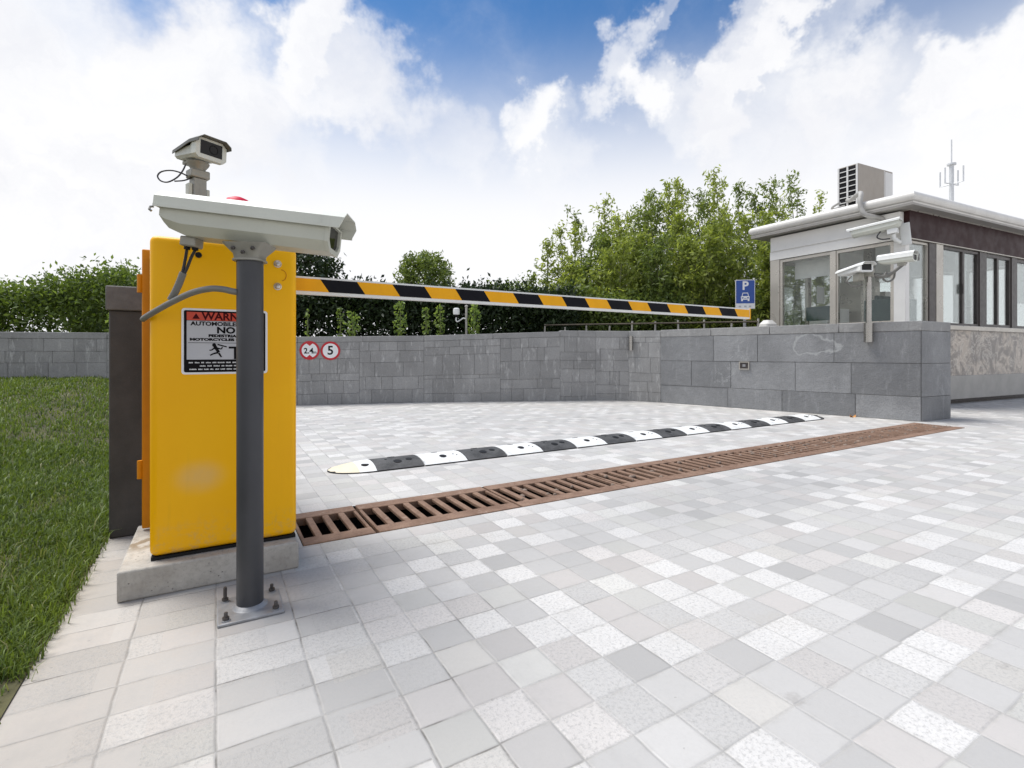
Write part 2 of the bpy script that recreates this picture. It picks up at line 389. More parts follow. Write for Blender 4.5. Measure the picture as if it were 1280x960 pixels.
# ------------------------------------------------------------------ mesh building
class MB:
    def __init__(s): s.v, s.f, s.m = [], [], []
    def add(s, vs, fs, mi=0, M=None):
        o = len(s.v)
        s.v += [tuple(M @ Vector(v)) if M else tuple(v) for v in vs]
        s.f += [tuple(i+o for i in f) for f in fs]
        s.m += [mi]*len(fs)
        return s
    def box(s, x0, x1, y0, y1, z0, z1, mi=0, M=None):
        vs = [(x0,y0,z0),(x1,y0,z0),(x1,y1,z0),(x0,y1,z0),(x0,y0,z1),(x1,y0,z1),(x1,y1,z1),(x0,y1,z1)]
        return s.hexa(vs, mi, M)
    def hexa(s, vs, mi=0, M=None):
        return s.add(vs, [(0,3,2,1),(4,5,6,7),(0,1,5,4),(1,2,6,5),(2,3,7,6),(3,0,4,7)], mi, M)
    def tube(s, pts, r, n=12, mi=0, cap=True, M=None):
        pts = [Vector(p) for p in pts]
        rs = r if isinstance(r, (list, tuple)) else [r]*len(pts)
        vs, fs = [], []
        up = None
        for i, p in enumerate(pts):
            t = (pts[min(i+1, len(pts)-1)] - pts[max(i-1, 0)]).normalized()
            if up is None:
                up = Vector((0,0,1)) if abs(t.z) < .9 else Vector((1,0,0))
            x = (up - t*up.dot(t)).normalized(); y = t.cross(x); up = x
            for k in range(n):
                a = 2*math.pi*k/n
                vs.append(p + (x*math.cos(a)+y*math.sin(a))*rs[i])
        for i in range(len(pts)-1):
            for k in range(n):
                a, b = i*n+k, i*n+(k+1) % n
                fs.append((a, b, b+n, a+n))
        if cap:
            fs.append(tuple(reversed(range(n)))); fs.append(tuple(range((len(pts)-1)*n, len(pts)*n)))
        return s.add(vs, fs, mi, M)
    def cyl(s, p0, p1, r, n=20, mi=0, r1=None, M=None):
        return s.tube([p0, p1], [r, r if r1 is None else r1], n, mi, True, M)
    def lathe(s, prof, n=24, mi=0, M=None, c=(0,0,0)):
        vs, fs = [], []
        for r, z in prof:
            for k in range(n):
                a = 2*math.pi*k/n; vs.append((c[0]+r*math.cos(a), c[1]+r*math.sin(a), c[2]+z))
        for i in range(len(prof)-1):
            for k in range(n):
                a, b = i*n+k, i*n+(k+1) % n; fs.append((a, b, b+n, a+n))
        fs.append(tuple(reversed(range(n)))); fs.append(tuple(range((len(prof)-1)*n, len(prof)*n)))
        return s.add(vs, fs, mi, M)
    def loft(s, rings, mi=0, M=None, cap0=True, cap1=True):
        n = len(rings[0]); vs = [v for r in rings for v in r]; fs = []
        for i in range(len(rings)-1):
            for k in range(n):
                a, b = i*n+k, i*n+(k+1) % n; fs.append((a, b, b+n, a+n))
        if cap0: fs.append(tuple(reversed(range(n))))
        if cap1: fs.append(tuple(range((len(rings)-1)*n, len(rings)*n)))
        return s.add(vs, fs, mi, M)
    def prism(s, poly, z0, z1, mi=0, M=None):
        return s.loft([[(x, y, z0) for x, y in poly], [(x, y, z1) for x, y in poly]], mi, M)
    def disc(s, c, r, ax='y', n=24, mi=0, M=None, rz=None):
        vs = []
        for k in range(n):
            a = 2*math.pi*k/n; p, q = r*math.cos(a), (rz or r)*math.sin(a)
            vs.append((c[0]+p, c[1], c[2]+q) if ax == 'y' else (c[0]+p, c[1]+q, c[2]))
        return s.add(vs, [tuple(range(n))], mi, M)
    def text(s, body, size, M, mi=0, bold=.0, align='CENTER', width=None):
        cu = bpy.data.curves.new('t', 'FONT'); cu.body = body; cu.size = size
        cu.align_x = align; cu.align_y = 'CENTER'; cu.offset = bold; cu.resolution_u = 3
        ob = bpy.data.objects.new('t', cu); COL.objects.link(ob)
        bpy.context.view_layer.update()
        me = bpy.data.meshes.new_from_object(ob)
        xs = [v.co.x for v in me.vertices]
        k = 1
        if width and xs: k = width/(max(xs)-min(xs))
        s.add([(v.co.x*k, v.co.y, v.co.z) for v in me.vertices], [tuple(p.vertices) for p in me.polygons], mi, M)
        bpy.data.objects.remove(ob); bpy.data.curves.remove(cu); bpy.data.meshes.remove(me)
        return s
    def build(s, name, mats, parent=None, bevel=0, seg=2, smooth=None, loc=None, rz=None, solid=0, tint=None):
        me = bpy.data.meshes.new(name); me.from_pydata(s.v, [], s.f)
        if isinstance(mats, str): mats = [mats]
        for m in mats: me.materials.append(MATS[m])
        me.polygons.foreach_set('material_index', s.m)
        if tint is not None:
            at_ = me.attributes.new('tint', 'FLOAT', 'POINT'); at_.data.foreach_set('value', tint)
        if smooth is not None:
            me.shade_smooth(); me.set_sharp_from_angle(angle=R(smooth))
        me.update()
        o = bpy.data.objects.new(name, me); COL.objects.link(o)
        if parent is not None: o.parent = parent
        if loc is not None: o.location = loc
        if rz is not None: o.rotation_euler = (0, 0, rz)
        if solid:
            sm = o.modifiers.new('solid', 'SOLIDIFY'); sm.thickness = solid; sm.offset = 0
        if bevel:
            b = o.modifiers.new('bevel', 'BEVEL'); b.width = bevel; b.segments = seg; b.limit_method = 'ANGLE'
            b.angle_limit = R(35); b.harden_normals = False
            me.shade_smooth(); me.set_sharp_from_angle(angle=R(50))
        return o
def tag(o, label, cat, group=None, kind=None):
    o['label'] = label; o['category'] = cat
    if group: o['group'] = group
    if kind: o['kind'] = kind
    return o
def struct(o, kind='structure'):
    o['kind'] = kind; return o
def thing(name, label, cat, loc=(0,0,0), rz=0, group=None, M=None):
    o = bpy.data.objects.new(name, None); COL.objects.link(o)
    if M is not None: o.matrix_world = M
    else:
        o.location = loc; o.rotation_euler = (0, 0, rz)
    o.empty_display_size = .1
    return tag(o, label, cat, group)
def copy_tree(o, parent=None):
    c = o.copy(); COL.objects.link(c); c.parent = parent
    for ch in o.children: copy_tree(ch, c)
    return c

# ------------------------------------------------------------------ camera
cam = bpy.data.cameras.new('camera'); camo = bpy.data.objects.new('camera', cam); COL.objects.link(camo)
camo.location = (0, 0, EYE); camo.rotation_euler = (R(90), 0, 0)
cam.sensor_width = 36; cam.lens = F/1280*36; cam.shift_y = (H0-480)/1280; cam.clip_end = 3000; cam.clip_start = .05
S.camera = camo

# ------------------------------------------------------------------ sky and sun
SUN_AZ, SUN_EL = Vector((-.78, .30, 0)).normalized(), R(64)
sd = SUN_AZ*math.cos(SUN_EL) + Vector((0,0,math.sin(SUN_EL)))
sun = bpy.data.lights.new('sun', 'SUN'); suno = bpy.data.objects.new('sun', sun); COL.objects.link(suno)
sun.energy = 3.4; sun.angle = R(30); sun.color = (1, .965, .91)
suno.rotation_euler = sd.to_track_quat('Z', 'Y').to_euler(); suno.location = sd*20
w = bpy.data.worlds.new('World'); S.world = w; w.use_nodes = True
nt = w.node_tree; bg = nt.nodes['Background']
sky = nn(nt, 'ShaderNodeTexSky'); sky.sky_type = 'NISHITA'; sky.sun_disc = False
sky.sun_elevation = SUN_EL; sky.sun_rotation = math.atan2(sd.x, sd.y)
sky.air_density = 1.0; sky.dust_density = .6; sky.ozone_density = 2.0
tc = nn(nt, 'ShaderNodeTexCoord').outputs['Generated']
dirn = vmath(nt, 'NORMALIZE', tc).outputs[0]
sz = nn(nt, 'ShaderNodeSeparateXYZ'); nt.links.new(dirn, sz.inputs[0])
def pxdir(u, v): return tuple(Vector(((u-640)/F, 1, (H0-v)/F)).normalized())
warp = nt.nodes.new('ShaderNodeTexNoise'); nt.links.new(dirn, warp.inputs['Vector']); warp.inputs['Scale'].default_value = 4.5
warp.inputs['Detail'].default_value = 6; warp.inputs['Roughness'].default_value = .6
wv = vmath(nt, 'MULTIPLY', vmath(nt, 'SUBTRACT', warp.outputs['Color'], (.5,.5,.5)).outputs[0], (.46,.46,.46)).outputs[0]
wdir = vmath(nt, 'NORMALIZE', vmath(nt, 'ADD', dirn, wv).outputs[0]).outputs[0]
dens = None
for u, v, r, k in [(60, 70, 250, 1.0), (250, 110, 150, .75), (-120, 250, 330, .8), (445, 105, 100, 1.0), (400, 50, 70, .7), (350, 170, 90, .5),
                   (668, 140, 52, .8), (700, 175, 70, .55), (785, 105, 55, .85), (850, 145, 80, .8), (950, 165, 120, .8), (935, 60, 62, 1.0), (905, 95, 40, .6),
                   (1000, 45, 55, .5), (1080, 140, 100, .6), (1210, 95, 95, 1.0), (1300, 130, 170, .9), (565, 190, 85, .6), (820, 52, 26, .5),
                   (300, -260, 190, .5), (1000, -220, 240, .6)]:
    d = vmath(nt, 'DOT_PRODUCT', wdir, pxdir(u, v)).outputs['Value']
    c1 = Vector(pxdir(u, v)).dot(Vector(pxdir(u, v+r)))
    b = maprange(nt, d, c1, 1 - (1-c1)*.15, 0, k)
    dens = b if dens is None else math_(nt, 'ADD', dens, b)
fb = noise(nt, dirn, 7, 9, .62, dist=.3)
back = maprange(nt, sz.outputs[1], -.1, .25, .5, 0)           # unseen cloud added behind the viewer to fill camera-facing sides
dens = math_(nt, 'ADD', math_(nt, 'ADD', dens, back), math_(nt, 'MULTIPLY', math_(nt, 'SUBTRACT', fb, .5), 1.05))
dens = maprange(nt, dens, -.15, 1.35, 0, 1)
haze = maprange(nt, sz.outputs[2], .24, .58, 1, 0)
cl_n = noise(nt, wdir, 5, 6, .6)
cloud = mixrgb(nt, maprange(nt, cl_n, .35, .65), (7.0, 7.05, 7.35), (7.85, 7.83, 7.9))
skyc = mixrgb(nt, 1.0, sky.outputs[0], (.40, .74, 1.0), 'MULTIPLY')
skyc = mixrgb(nt, haze, skyc, (7.7, 7.72, 7.9))
col = mixrgb(nt, math_(nt, 'MULTIPLY', dens, .95), skyc, cloud)
nt.links.new(col, bg.inputs['Color']); bg.inputs['Strength'].default_value = .1
S.view_settings.view_transform = 'Standard'; S.view_settings.look = 'None'
S.view_settings.exposure = .38; S.view_settings.gamma = 1
S.render.engine = 'CYCLES'
S.cycles.max_bounces = 8; S.cycles.transparent_max_bounces = 16
S.cycles.use_denoising = True
try: S.cycles.denoiser = 'OPENIMAGEDENOISE'
except Exception: pass

# ------------------------------------------------------------------ ground
DA0, DA1, DB0, DB1 = .304, 6.88, 2.20, 2.665         # drain rectangle in road coordinates
mb = MB()
BIG = 400
rects = [(-BIG, BIG, -BIG, DB0), (-BIG, DA0, DB0, DB1), (DA1, BIG, DB0, DB1), (-BIG, BIG, DB1, BIG)]
for a0, a1, b0, b1 in rects:
    mb.add([(a0,b0,0),(a1,b0,0),(a1,b1,0),(a0,b1,0)], [(0,1,2,3)])
struct(mb.build('paving', 'granite_setts', rz=RZ))
mb = MB()       # drain channel below the grates
mb.box(DA0, DA1, DB0, DB0+.012, -.26, -.002); mb.box(DA0, DA1, DB1-.012, DB1, -.26, -.002)
mb.box(DA0, DA0+.012, DB0+.012, DB1-.012, -.26, -.002); mb.box(DA1-.012, DA1, DB0+.012, DB1-.012, -.26, -.002)
mb.box(DA0, DA1, DB0, DB1, -.30, -.262)
struct(mb.build('drain_channel', 'drain_dark', rz=RZ))

# grates
def grate(a0, a1, label, nslot, worn):
    L = a1-a0-.014; Wd = DB1-DB0-.012
    t = thing('drain_grate', label, 'drain grate', W(a0+.004, DB0+.006, 0), RZ, 'rusty grates of the drain channel')
    m = MB()
    e0, e1_ = .085, .085        # solid borders along the long sides
    z0, z1 = -.035, .003
    m.box(0, L, 0, e0, z0, z1); m.box(0, L, Wd-e1_, Wd, z0, z1)
    n = nslot; pitch = L/n; bar = pitch*.40
    for i in range(n+1):
        x0 = max(0, i*pitch-bar/2); x1 = min(L, i*pitch+bar/2)
        m.box(x0, x1, e0, Wd-e1_, -.016, z1-.002)
    m.build('grate_frame', 'rusty_iron', t, bevel=.003, seg=1)
    if worn:
        d = MB()
        for i in range(int(worn*26)):
            x, y = random.uniform(.02, L-.02), random.uniform(e0, Wd-e1_)
            r = random.uniform(.006, .02)
            d.lathe([(r, -.004), (r*.8, .004), (r*.2, .009)], 7, 0, Matrix.Translation((x, y, 0)) @ Matrix.Rotation(random.random()*3, 4, 'Z') @ Matrix.Diagonal((1, random.uniform(.5,1.3), 1, 1)))
        o_ = d.build('silt', 'silt_grit', t); o_['kind'] = 'stuff'
    return t
words = ['', 'second', 'third', 'fourth', 'fifth', 'sixth', 'seventh', 'eighth', 'ninth']
grate(DA0, DA0+.31, 'short cut rusty drain grate against the concrete plinth', 4, 0)
edges = [DA0+.31+.738*i for i in range(9)] + [DA1]
for i in range(1, 10):
    a0, a1 = edges[i-1], edges[i]
    if a1-a0 < .1: continue
    lab = ('rusty slotted drain grate, %s along from the yellow barrier plinth' % (words[i] if i < 9 else 'ninth')) if i < 8 else 'rusty drain grate %s' % ('just before the corner of the grey stone wall' if i == 8 else 'at the far end, past the wall corner')
    grate(a0, a1, lab, 9 if a1-a0 > .6 else 5, 0 if i < 2 else (.35 if i < 5 else (.9 if i < 7 else .5)))

# speed bump -----------------------------------------------------------
def bump_profile(n=9, hw=.17, h=.046):
    pts = []
    for i in range(n):
        y = -hw+2*hw*i/(n-1)
        pts.append((y, .009+(h-.009)*(1-abs(y/hw)**2.1)**.85))
    return [(-hw, 0)]+pts+[(hw, 0)]
def zb(y, hw=.17, h=.046): return .009+(h-.009)*(1-abs(y/hw)**2.1)**.85
sb = thing('speed_bump', 'black and white rubber speed bump lying across the paved driveway', 'speed bump', W(.637, 3.345+.17), RZ)
def segment(x0, x1, kind):
    m = MB(); pr = bump_profile()
    g = .003
    m.loft([[(x0+g, y, z) for y, z in reversed(pr)], [(x1-g, y, z) for y, z in reversed(pr)]])
    # lower lip is bare black rubber
    nface = len(pr)
    for i in range(len(m.f)):
        zs = [m.v[k][2] for k in m.f[i]]
        if max(zs) < .012: m.m[i] = 1
    L = x1-x0
    def recess_shade(fx, y, r):  # raised black disc stands in for the shade inside a bolt recess
        c = Vector((x0+L*fx, y, zb(y)))
        sl = (zb(y+.01)-zb(y-.01))/.02
        M = Matrix.Translation(c) @ Matrix.Rotation(math.atan(sl), 4, 'X')
        m.lathe([(r, -.006), (r, .0014), (r*.2, .0016)], 14, 2, M)
    if kind == 'b':
        recess_shade(.50, -.080, .029); recess_shade(.76, -.062, .023); recess_shade(.5, .08, .026); recess_shade(.3, -.02, .008)
    else:
        recess_shade(.52, -.078, .027); recess_shade(.78, -.06, .007); recess_shade(.84, -.085, .006); recess_shade(.5, .08, .025)
    o = m.build('segment', ['rubber_black' if kind == 'b' else 'rubber_white', 'rubber_edge', 'black_plastic'], sb, smooth=40)
    if kind == 'b':
        o['label'] = 'black rubber segment'
    else:
        o['label'] = 'white painted segment'
def end_cap(x0, x1, flip, mats, label):
    m = MB(); L = x1-x0; N = 12; rings = []
    for i in range(N+1):
        q = math.sin(math.pi/2*i/N)             # 0 at the join, 1 at the tip
        sc = math.sqrt(max(0, 1-(q)**2.0)) if q < 1 else 0
        sc = max(sc, .04)
        x = (x0 + L*q) if flip else (x1 - L*q)
        rings.append([(x, y*sc, (0 if k in (0, 10) else max(.008, z*(.25+.75*(1-q**1.7))))) for k, (y, z) in enumerate(bump_profile())])
    if flip: rings = [list(reversed(r)) for r in rings]
    else: rings = [r for r in rings]
    m.loft(rings)
    for i in range(len(m.f)):
        if max(m.v[k][2] for k in m.f[i]) < .012: m.m[i] = 1
    y = -.075; xx = (x0+L*.2) if flip else (x1-L*.2)
    m.lathe([(.026, 0), (.026, zb(y)*.97+.001), (.004, zb(y)*.97+.0012)], 14, 2, Matrix.Translation((xx, y, 0)))  # black disc in place of the shade in the cap's bolt recess
    if len(mats) > 3:
        for i in range(len(m.f)):
            if m.m[i] == 0 and sum(m.v[k][0] for k in m.f[i])/len(m.f[i]) > x0+L*.58: m.m[i] = 3
    o = m.build('end_cap', mats, sb, smooth=40); o['label'] = label
LTOT = 6.44-.637
capL, capR = .285, .20
end_cap(0, capL, False, ['rubber_cream', 'rubber_edge', 'black_plastic', 'rubber_white'], 'cream rounded end cap')
nseg = 16; sl = (LTOT-capL-capR)/nseg
for i in range(nseg):
    segment(capL+i*sl, capL+(i+1)*sl, 'b' if i % 2 == 0 else 'w')
end_cap(LTOT-capR, LTOT, True, ['rubber_black', 'rubber_edge', 'black_plastic'], 'black rounded end cap')

# ------------------------------------------------------------------ plinth and barrier
PB = W(-.269, 1.988)
m = MB(); m.box(0, .53, 0, .505, 0, .097)
tag(m.build('concrete_plinth', 'concrete', loc=PB, rz=RZ, bevel=.006, seg=2), 'low weathered concrete block under the yellow barrier cabinet', 'plinth')

CB = W(-.19, 2.035, .099)
bar = thing('boom_barrier', 'yellow parking barrier cabinet with a striped horizontal boom', 'barrier', CB, RZ)
CW, CD, CH = .45, .345, 1.077
m = MB(); m.box(0, CW, 0, CD, .010, CH)
m.build('cabinet', 'cabinet_yellow', bar, bevel=.022, seg=5)
m = MB(); m.box(.004, CW-.004, .004, CD-.004, 0, .0095)
m.build('base_gasket', 'black_plastic', bar)
m = MB(); m.box(-.020, CW-.01, CD+.004, CD+.026, .015, CH-.02)  # black strip standing in for the shaded gap between cabinet and door
m.build('gap_shade_strip', 'black_plastic', bar)
m = MB(); m.box(-.058, CW-.11, CD+.028, CD+.052, .006, CH+.012)
dr = m.build('door', 'shaded_yellow', bar, bevel=.005); dr['label'] = 'shade-darkened yellow rear door standing slightly ajar'
for z in (.92, .2):
    m = MB(); m.cyl((-.064, CD+.036, z), (-.064, CD+.036, z+.07), .010, 12)
    m.build('hinge', 'shaded_yellow', dr)
for z in (1.0126, .930):
    m = MB(); M = Matrix.Translation((.3847, 0, z)) @ Matrix.Rotation(R(90), 4, 'X')
    m.lathe([(.0135, 0), (.0135, .0025), (.0105, .003), (.0105, .009), (.0085, .012), (.003, .0135)], 20, 0, M)
    m.build('bolt', 'screw_chrome', bar, smooth=40)
m = MB(); M = Matrix.Translation((.138, 0, 1.021)) @ Matrix.Rotation(R(90), 4, 'X')
m.lathe([(.010, -.001), (.010, .003), (.006, .004)], 16, 0, M); m.build('hole_shade', 'black_plastic', bar)  # black disc painted in place of the shade in an open hole
m = MB(); m.tube([(.398+.016*math.cos(a), -.0005, .972+.020*math.sin(a)) for a in np.linspace(-1.4, 1.7, 14)], .0014, 6)
m.build('engraved_arc', 'shaded_yellow', bar)

# warning sign on the cabinet front
SGX, SGZ = .22, .8245-.099
sg = MB()
def rrect(w_, h_, r, n=5):
    pts = []
    for cx, cy, a0 in ((w_/2-r, h_/2-r, 0), (-w_/2+r, h_/2-r, 90), (-w_/2+r, -h_/2+r, 180), (w_/2-r, -h_/2+r, 270)):
        for i in range(n+1):
            a = R(a0+90*i/n); pts.append((cx+r*math.cos(a), cy+r*math.sin(a)))
    return pts
MS = Matrix.Translation((SGX, 0, SGZ)) @ Matrix.Rotation(R(90), 4, 'X')     # local x right, y up, z out of the face
sgo = MB().prism(rrect(.262, .225, .010), -.001, .002, 0, MS).build('warning_sign', 'sign_white', bar)
sg.prism(rrect(.248, .211, .006), .0021, .0026, 0, MS)
# panels (slightly proud): header red, body grey
def sq(mb_, x0, x1, y0, y1, z, mi, M=MS): mb_.add([(x0,y0,z),(x1,y0,z),(x1,y1,z),(x0,y1,z)], [(0,1,2,3)], mi, M)
sq(sg, -.116, .116, .072, .100, .0031, 1)
sq(sg, -.116, .116, -.062, .0705, .0031, 2)
sg.build('sign_panel', ['sign_black', 'sign_header', 'sign_grey'], sgo)
lt = MB()
T = lambda x, y, z=.0036: MS @ Matrix.Translation((x, y, z))
lt.text('WARNING', .036, T(.016, .0855), 1, .0010, width=.176)
lt.add([(-.1,.077,.0036),(-.078,.077,.0036),(-.089,.096,.0036)], [(0,1,2)], 1, MS)
lt.text('AUTOMOBILES ONLY', .019, T(0, .0605), 0, .0007, width=.212)
lt.text('NO', .030, T(0, .0385), 0, .0013, width=.056)
lt.text('PEDESTRIANS', .0125, T(0, .0195), 0, .0008, width=.106)
lt.text('MOTORCYCLES OR BIKES', .0115, T(0, .0065), 0, .0008, width=.215)
sq(lt, -.112, .112, -.0055, -.004, .0036, 0)
# running figure under a falling arm, and the barrier post
def poly(pts, mi=0): lt.add([(x, y, .0036) for x, y in pts], [tuple(range(len(pts)))], mi, MS)
def stick(p, q, r0, r1):
    p, q = Vector((*p, 0)), Vector((*q, 0)); d = (q-p).normalized(); n_ = Vector((-d.y, d.x, 0))
    poly([tuple((p-n_*r0)[:2]), tuple((q-n_*r1)[:2]), tuple((q+n_*r1)[:2]), tuple((p+n_*r0)[:2])])
ox, oy = -.028, -.034
lt.disc((0,0,0), .0062, 'z', 14, 0, T(ox-.008, oy+.022))
stick((ox-.006, oy+.018), (ox+.006, oy-.004), .0052, .0046)
stick((ox-.004, oy+.014), (ox-.016, oy+.004), .0026, .002); stick((ox-.016, oy+.004), (ox-.022, oy+.004), .002, .0018)
stick((ox-.002, oy+.012), (ox+.014, oy+.008), .0026, .002); stick((ox+.014, oy+.008), (ox+.017, oy+.016), .002, .0018)
stick((ox+.004, oy-.004), (ox-.010, oy-.008), .0032, .0026); stick((ox-.010, oy-.008), (ox-.020, oy-.014), .0026, .002)
stick((ox+.006, oy-.006), (ox+.014, oy-.020), .0032, .0024)
stick((ox+.002, oy+.024), (ox+.030, oy+.016), .0024, .002)
sq(lt, .008, .05, oy+.010, oy+.017, .0036, 0); sq(lt, .024, .044, -.061, oy+.010, .00362, 0)
# fine print: unreadable in the photograph, set as word-length dashes
for y, x0, x1 in ((-.0725, -.11, .11), (-.084, -.078, .10), (-.0955, -.108, .108)):
    x = x0
    while x < x1:
        L = random.uniform(.008, .022); L = min(L, x1-x)
        q = x
        while q < x+L-.001:
            wq = random.uniform(.0012, .0026); sq(lt, q, min(q+wq, x+L), y-.0021, y+.0021-random.choice((0,0,.001)), .0033, 2); q += wq+.0007
        x += L+.0045
lt.build('lettering', ['sign_black', 'sign_darkred', 'sign_white'], sgo)

# boom
m = MB(); bx0, bx1, by, bz, bh, bt = CW-.02, CW+2.99, .215-.0, 1.03-.099, .072, .034
m.box(bx0, bx1, by-bt/2, by+bt/2, bz, bz+bh, 0)
ts = [-.06, .116, .267, .423, .575, .73, .885, 1.051, 1.205, 1.358, 1.517, 1.676, 1.84, 1.995, 2.164, 2.322, 2.495, 2.655, 2.822, 2.985]
zt, zb0, slant = bz+bh-.008, bz+.012, .036
for i in range(len(ts)-1):
    x0, x1 = CW+ts[i], CW+ts[i+1]; mi = 1 if i % 2 == 0 else 2
    s0 = slant if i > 0 else 0; s1 = slant if i < len(ts)-2 else 0
    for sgn in (-1, 1):
        y = by + sgn*(bt/2+.0015)
        q = [(x0+s0, y, zb0), (x1+s1, y, zb0), (x1, y, zt), (x0, y, zt)]
        q = [(min(p[0], bx1-.002), p[1], p[2]) for p in q]
        m.add(q, [(0,1,2,3) if sgn < 0 else (3,2,1,0)], mi)
boom = m.build('boom', ['white_paint', 'boom_yellow', 'black_paint'], bar)
m = MB(); m.box(bx1+.0005, bx1+.012, by-bt/2-.002, by+bt/2+.002, bz-.002, bz+bh+.002)
m.build('boom_end_cap', 'boom_yellow', boom, bevel=.002)
m = MB(); m.box(CW+.0005, CW+.012, by-.045, by+.045, bz-.03, bz+bh+.03)
m.build('boom_collar', 'shaded_yellow', bar, bevel=.003)
# beacon on top of the cabinet
bp = Vector((.283-.06, CD/2, CH))
# position chosen from the photo: just right of the cabinet middle
m = MB(); m.lathe([(.05, -.0045), (.05, .012), (.040, .02), (.036, .11), (.048, .115), (.048, .125)], 24, 0, None, (.262, .21, CH+.004))
bb = m.build('beacon', 'black_plastic', bar, smooth=40)
m = MB(); m.lathe([(.052, .1255), (.054, .155), (.050, .185), (.038, .203), (.018, .212), (.002, .214)], 24, 0, None, (.262, .21, CH+.004))
m.build('beacon_lens', 'red_lens', bb, smooth=60)

# ------------------------------------------------------------------ foreground camera post
PX, PY = -.806, 1.556
cp = thing('camera_post', 'dark grey round steel post bolted to the paving before the yellow barrier', 'post', (PX, PY, 0), RZ)
m = MB(); m.lathe([(.0375, .0125), (.0375, 1.064)], 40); m.build('tube', 'post_grey', cp, smooth=40)
m = MB(); m.box(-.088, .088, -.088, .088, 0, .0085); pl = m.build('base_plate', 'galvanised', cp, bevel=.003)
m = MB(); m.lathe([(.050, .0087), (.045, .012), (.0385, .019)], 36); m.build('weld_bead', 'galvanised', pl, smooth=60)
for sx in (-1, 1):
    for sy in (-1, 1):
        m = MB(); c = (sx*.066, sy*.066, .0087)
        m.lathe([(.0125, 0), (.0125, .0022)], 16, 0, None, c)
        m.lathe([(.0092, .0023), (.0092, .0105)], 6, 1, None, c)
        hh = .042 if (sx, sy) == (-1, 1) else .022
        m.lathe([(.0052, .0106), (.0052, hh), (.004, hh+.002)], 10, 1, None, c)
        m.build('anchor_bolt', ['galvanised', 'bolt_dark'], pl)
m = MB()      # cast adaptor flaring to the housing
def rr(wx, wy, r, z, n=4): return [(x, y, z) for x, y in rrect(wx, wy, r, n)]
m.loft([rr(.088, .088, .03, 1.0645), rr(.088, .088, .03, 1.070)])
m.loft([rr(.076, .076, .02, 1.0702), rr(.080, .08, .02, 1.085), rr(.118, .10, .015, 1.108), rr(.126, .104, .012, 1.116)])
ad = m.build('adaptor', 'grey_cast', cp, smooth=35, )
ad.rotation_euler = (0, 0, R(5)-RZ)
m = MB()
for sx in (-.028, .028, 0):
    m.lathe([(.006, 0), (.006, .006), (.003, .008)], 6, 0, Matrix.Translation((sx, -.049, 1.098 if sx else 1.086)) @ Matrix.Rotation(R(110), 4, 'X'))
b_ = m.build('bolt', 'bolt_dark', ad)

# ------------------------------------------------------------------ camera housing generator (x = looking direction)
def housing(t, L, Wd, Hd, shield_mat='cream_paint', body_mat='cream_body', visor=.03, side=.022, rise=.018):
    y0, y1 = -Wd/2, Wd/2
    n = []
    prof = [(y0, 0), (y0, side), (y0+.18*Wd, side+rise), (y1-.18*Wd, side+rise), (y1, side), (y1, 0)]
    m = MB()
    vs, fs = [], []
    st = [0, L+visor]
    for i, x in enumerate(st):
        for j, (y, z) in enumerate(prof):
            dx = 0
            if i == 1: dx = (.0 if j in (0, 5) else .012)
            vs.append((x+dx, y, z))
    k = len(prof)
    for j in range(k-1): fs.append((j, j+1, k+j+1, k+j))
    fs.append(tuple(range(k)))      # closed rear
    m.add(vs, fs)
    m.build('sunshield', shield_mat, t, solid=.0035)
    # rolled lip
    m = MB()
    for y in (y0-.0035, y1+.0035):
        m.box(0.002, L+visor, y-.002, y+.002, -.004, .004)
    m.build('shield_lip', shield_mat, t)
    # body
    iy = .05*Wd; b = [(y0+iy, side*.6), (y0+iy, -Hd*.62), (y0+.22*Wd, -Hd), (y1-.22*Wd, -Hd), (y1-iy, -Hd*.62), (y1-iy, side*.6)]
    def ring(x, k, sh=0): return [(x, y*(1-sh), z if z > 0 else z*k) for y, z in b]
    m = MB(); m.loft([ring(.012, .55, .06), ring(.03, .78, .01), ring(.075, 1), ring(L-.012, 1)], cap1=True)
    body = m.build('body', body_mat, t, smooth=25)
    m = MB()
    inn = [(y*.8, z*.78-.1*Hd*.3) for y, z in b]
    out_r = [(L-.0115, y*1.02, z*1.02) for y, z in b]; out_f = [(L, y*1.02, z*1.02) for y, z in b]
    in_f = [(L, y, z) for y, z in inn]; in_r = [(L-.010, y, z) for y, z in inn]
    m.loft([out_r, out_f, in_f, in_r], cap0=False, cap1=False)
    m.build('front_frame', body_mat, t)
    m = MB(); m.add([(L-.0085, y, z) for y, z in inn], [tuple(range(len(inn)))])
    m.build('window', 'lens_glass', t)
    return body

# the big foreground camera ------------------------------------------------
M1 = Matrix.Translation((-1.055, 1.485, 1.220)) @ Matrix.Rotation(R(5), 4, 'Z') @ Matrix.Rotation(R(5.7), 4, 'Y') @ Matrix.Translation((0, .0825, 0))
c1 = thing('surveillance_camera', 'large cream surveillance camera housing on the dark grey post', 'security camera', M=M1, group='surveillance cameras')
body = housing(c1, .505, .165, .072, visor=.032, side=.029, rise=.020)
m = MB(); m.box(.052, .098, -.026, .026, -.100, -.0705); gb = m.build('gland_box', 'grey_cast', c1, bevel=.004)
m = MB()
for x in (.063, .087): m.cyl((x, 0, -.108), (x, 0, -.0945), .009, 10)
m.build('cable_gland', 'black_plastic', gb, smooth=40)
m = MB()
m.tube([(.0, -.078, -.004), (-.008, -.080, -.006), (-.010, -.080, -.014), (-.004, -.079, -.018)], .0035, 8)
m.build('latch', 'steel', c1)

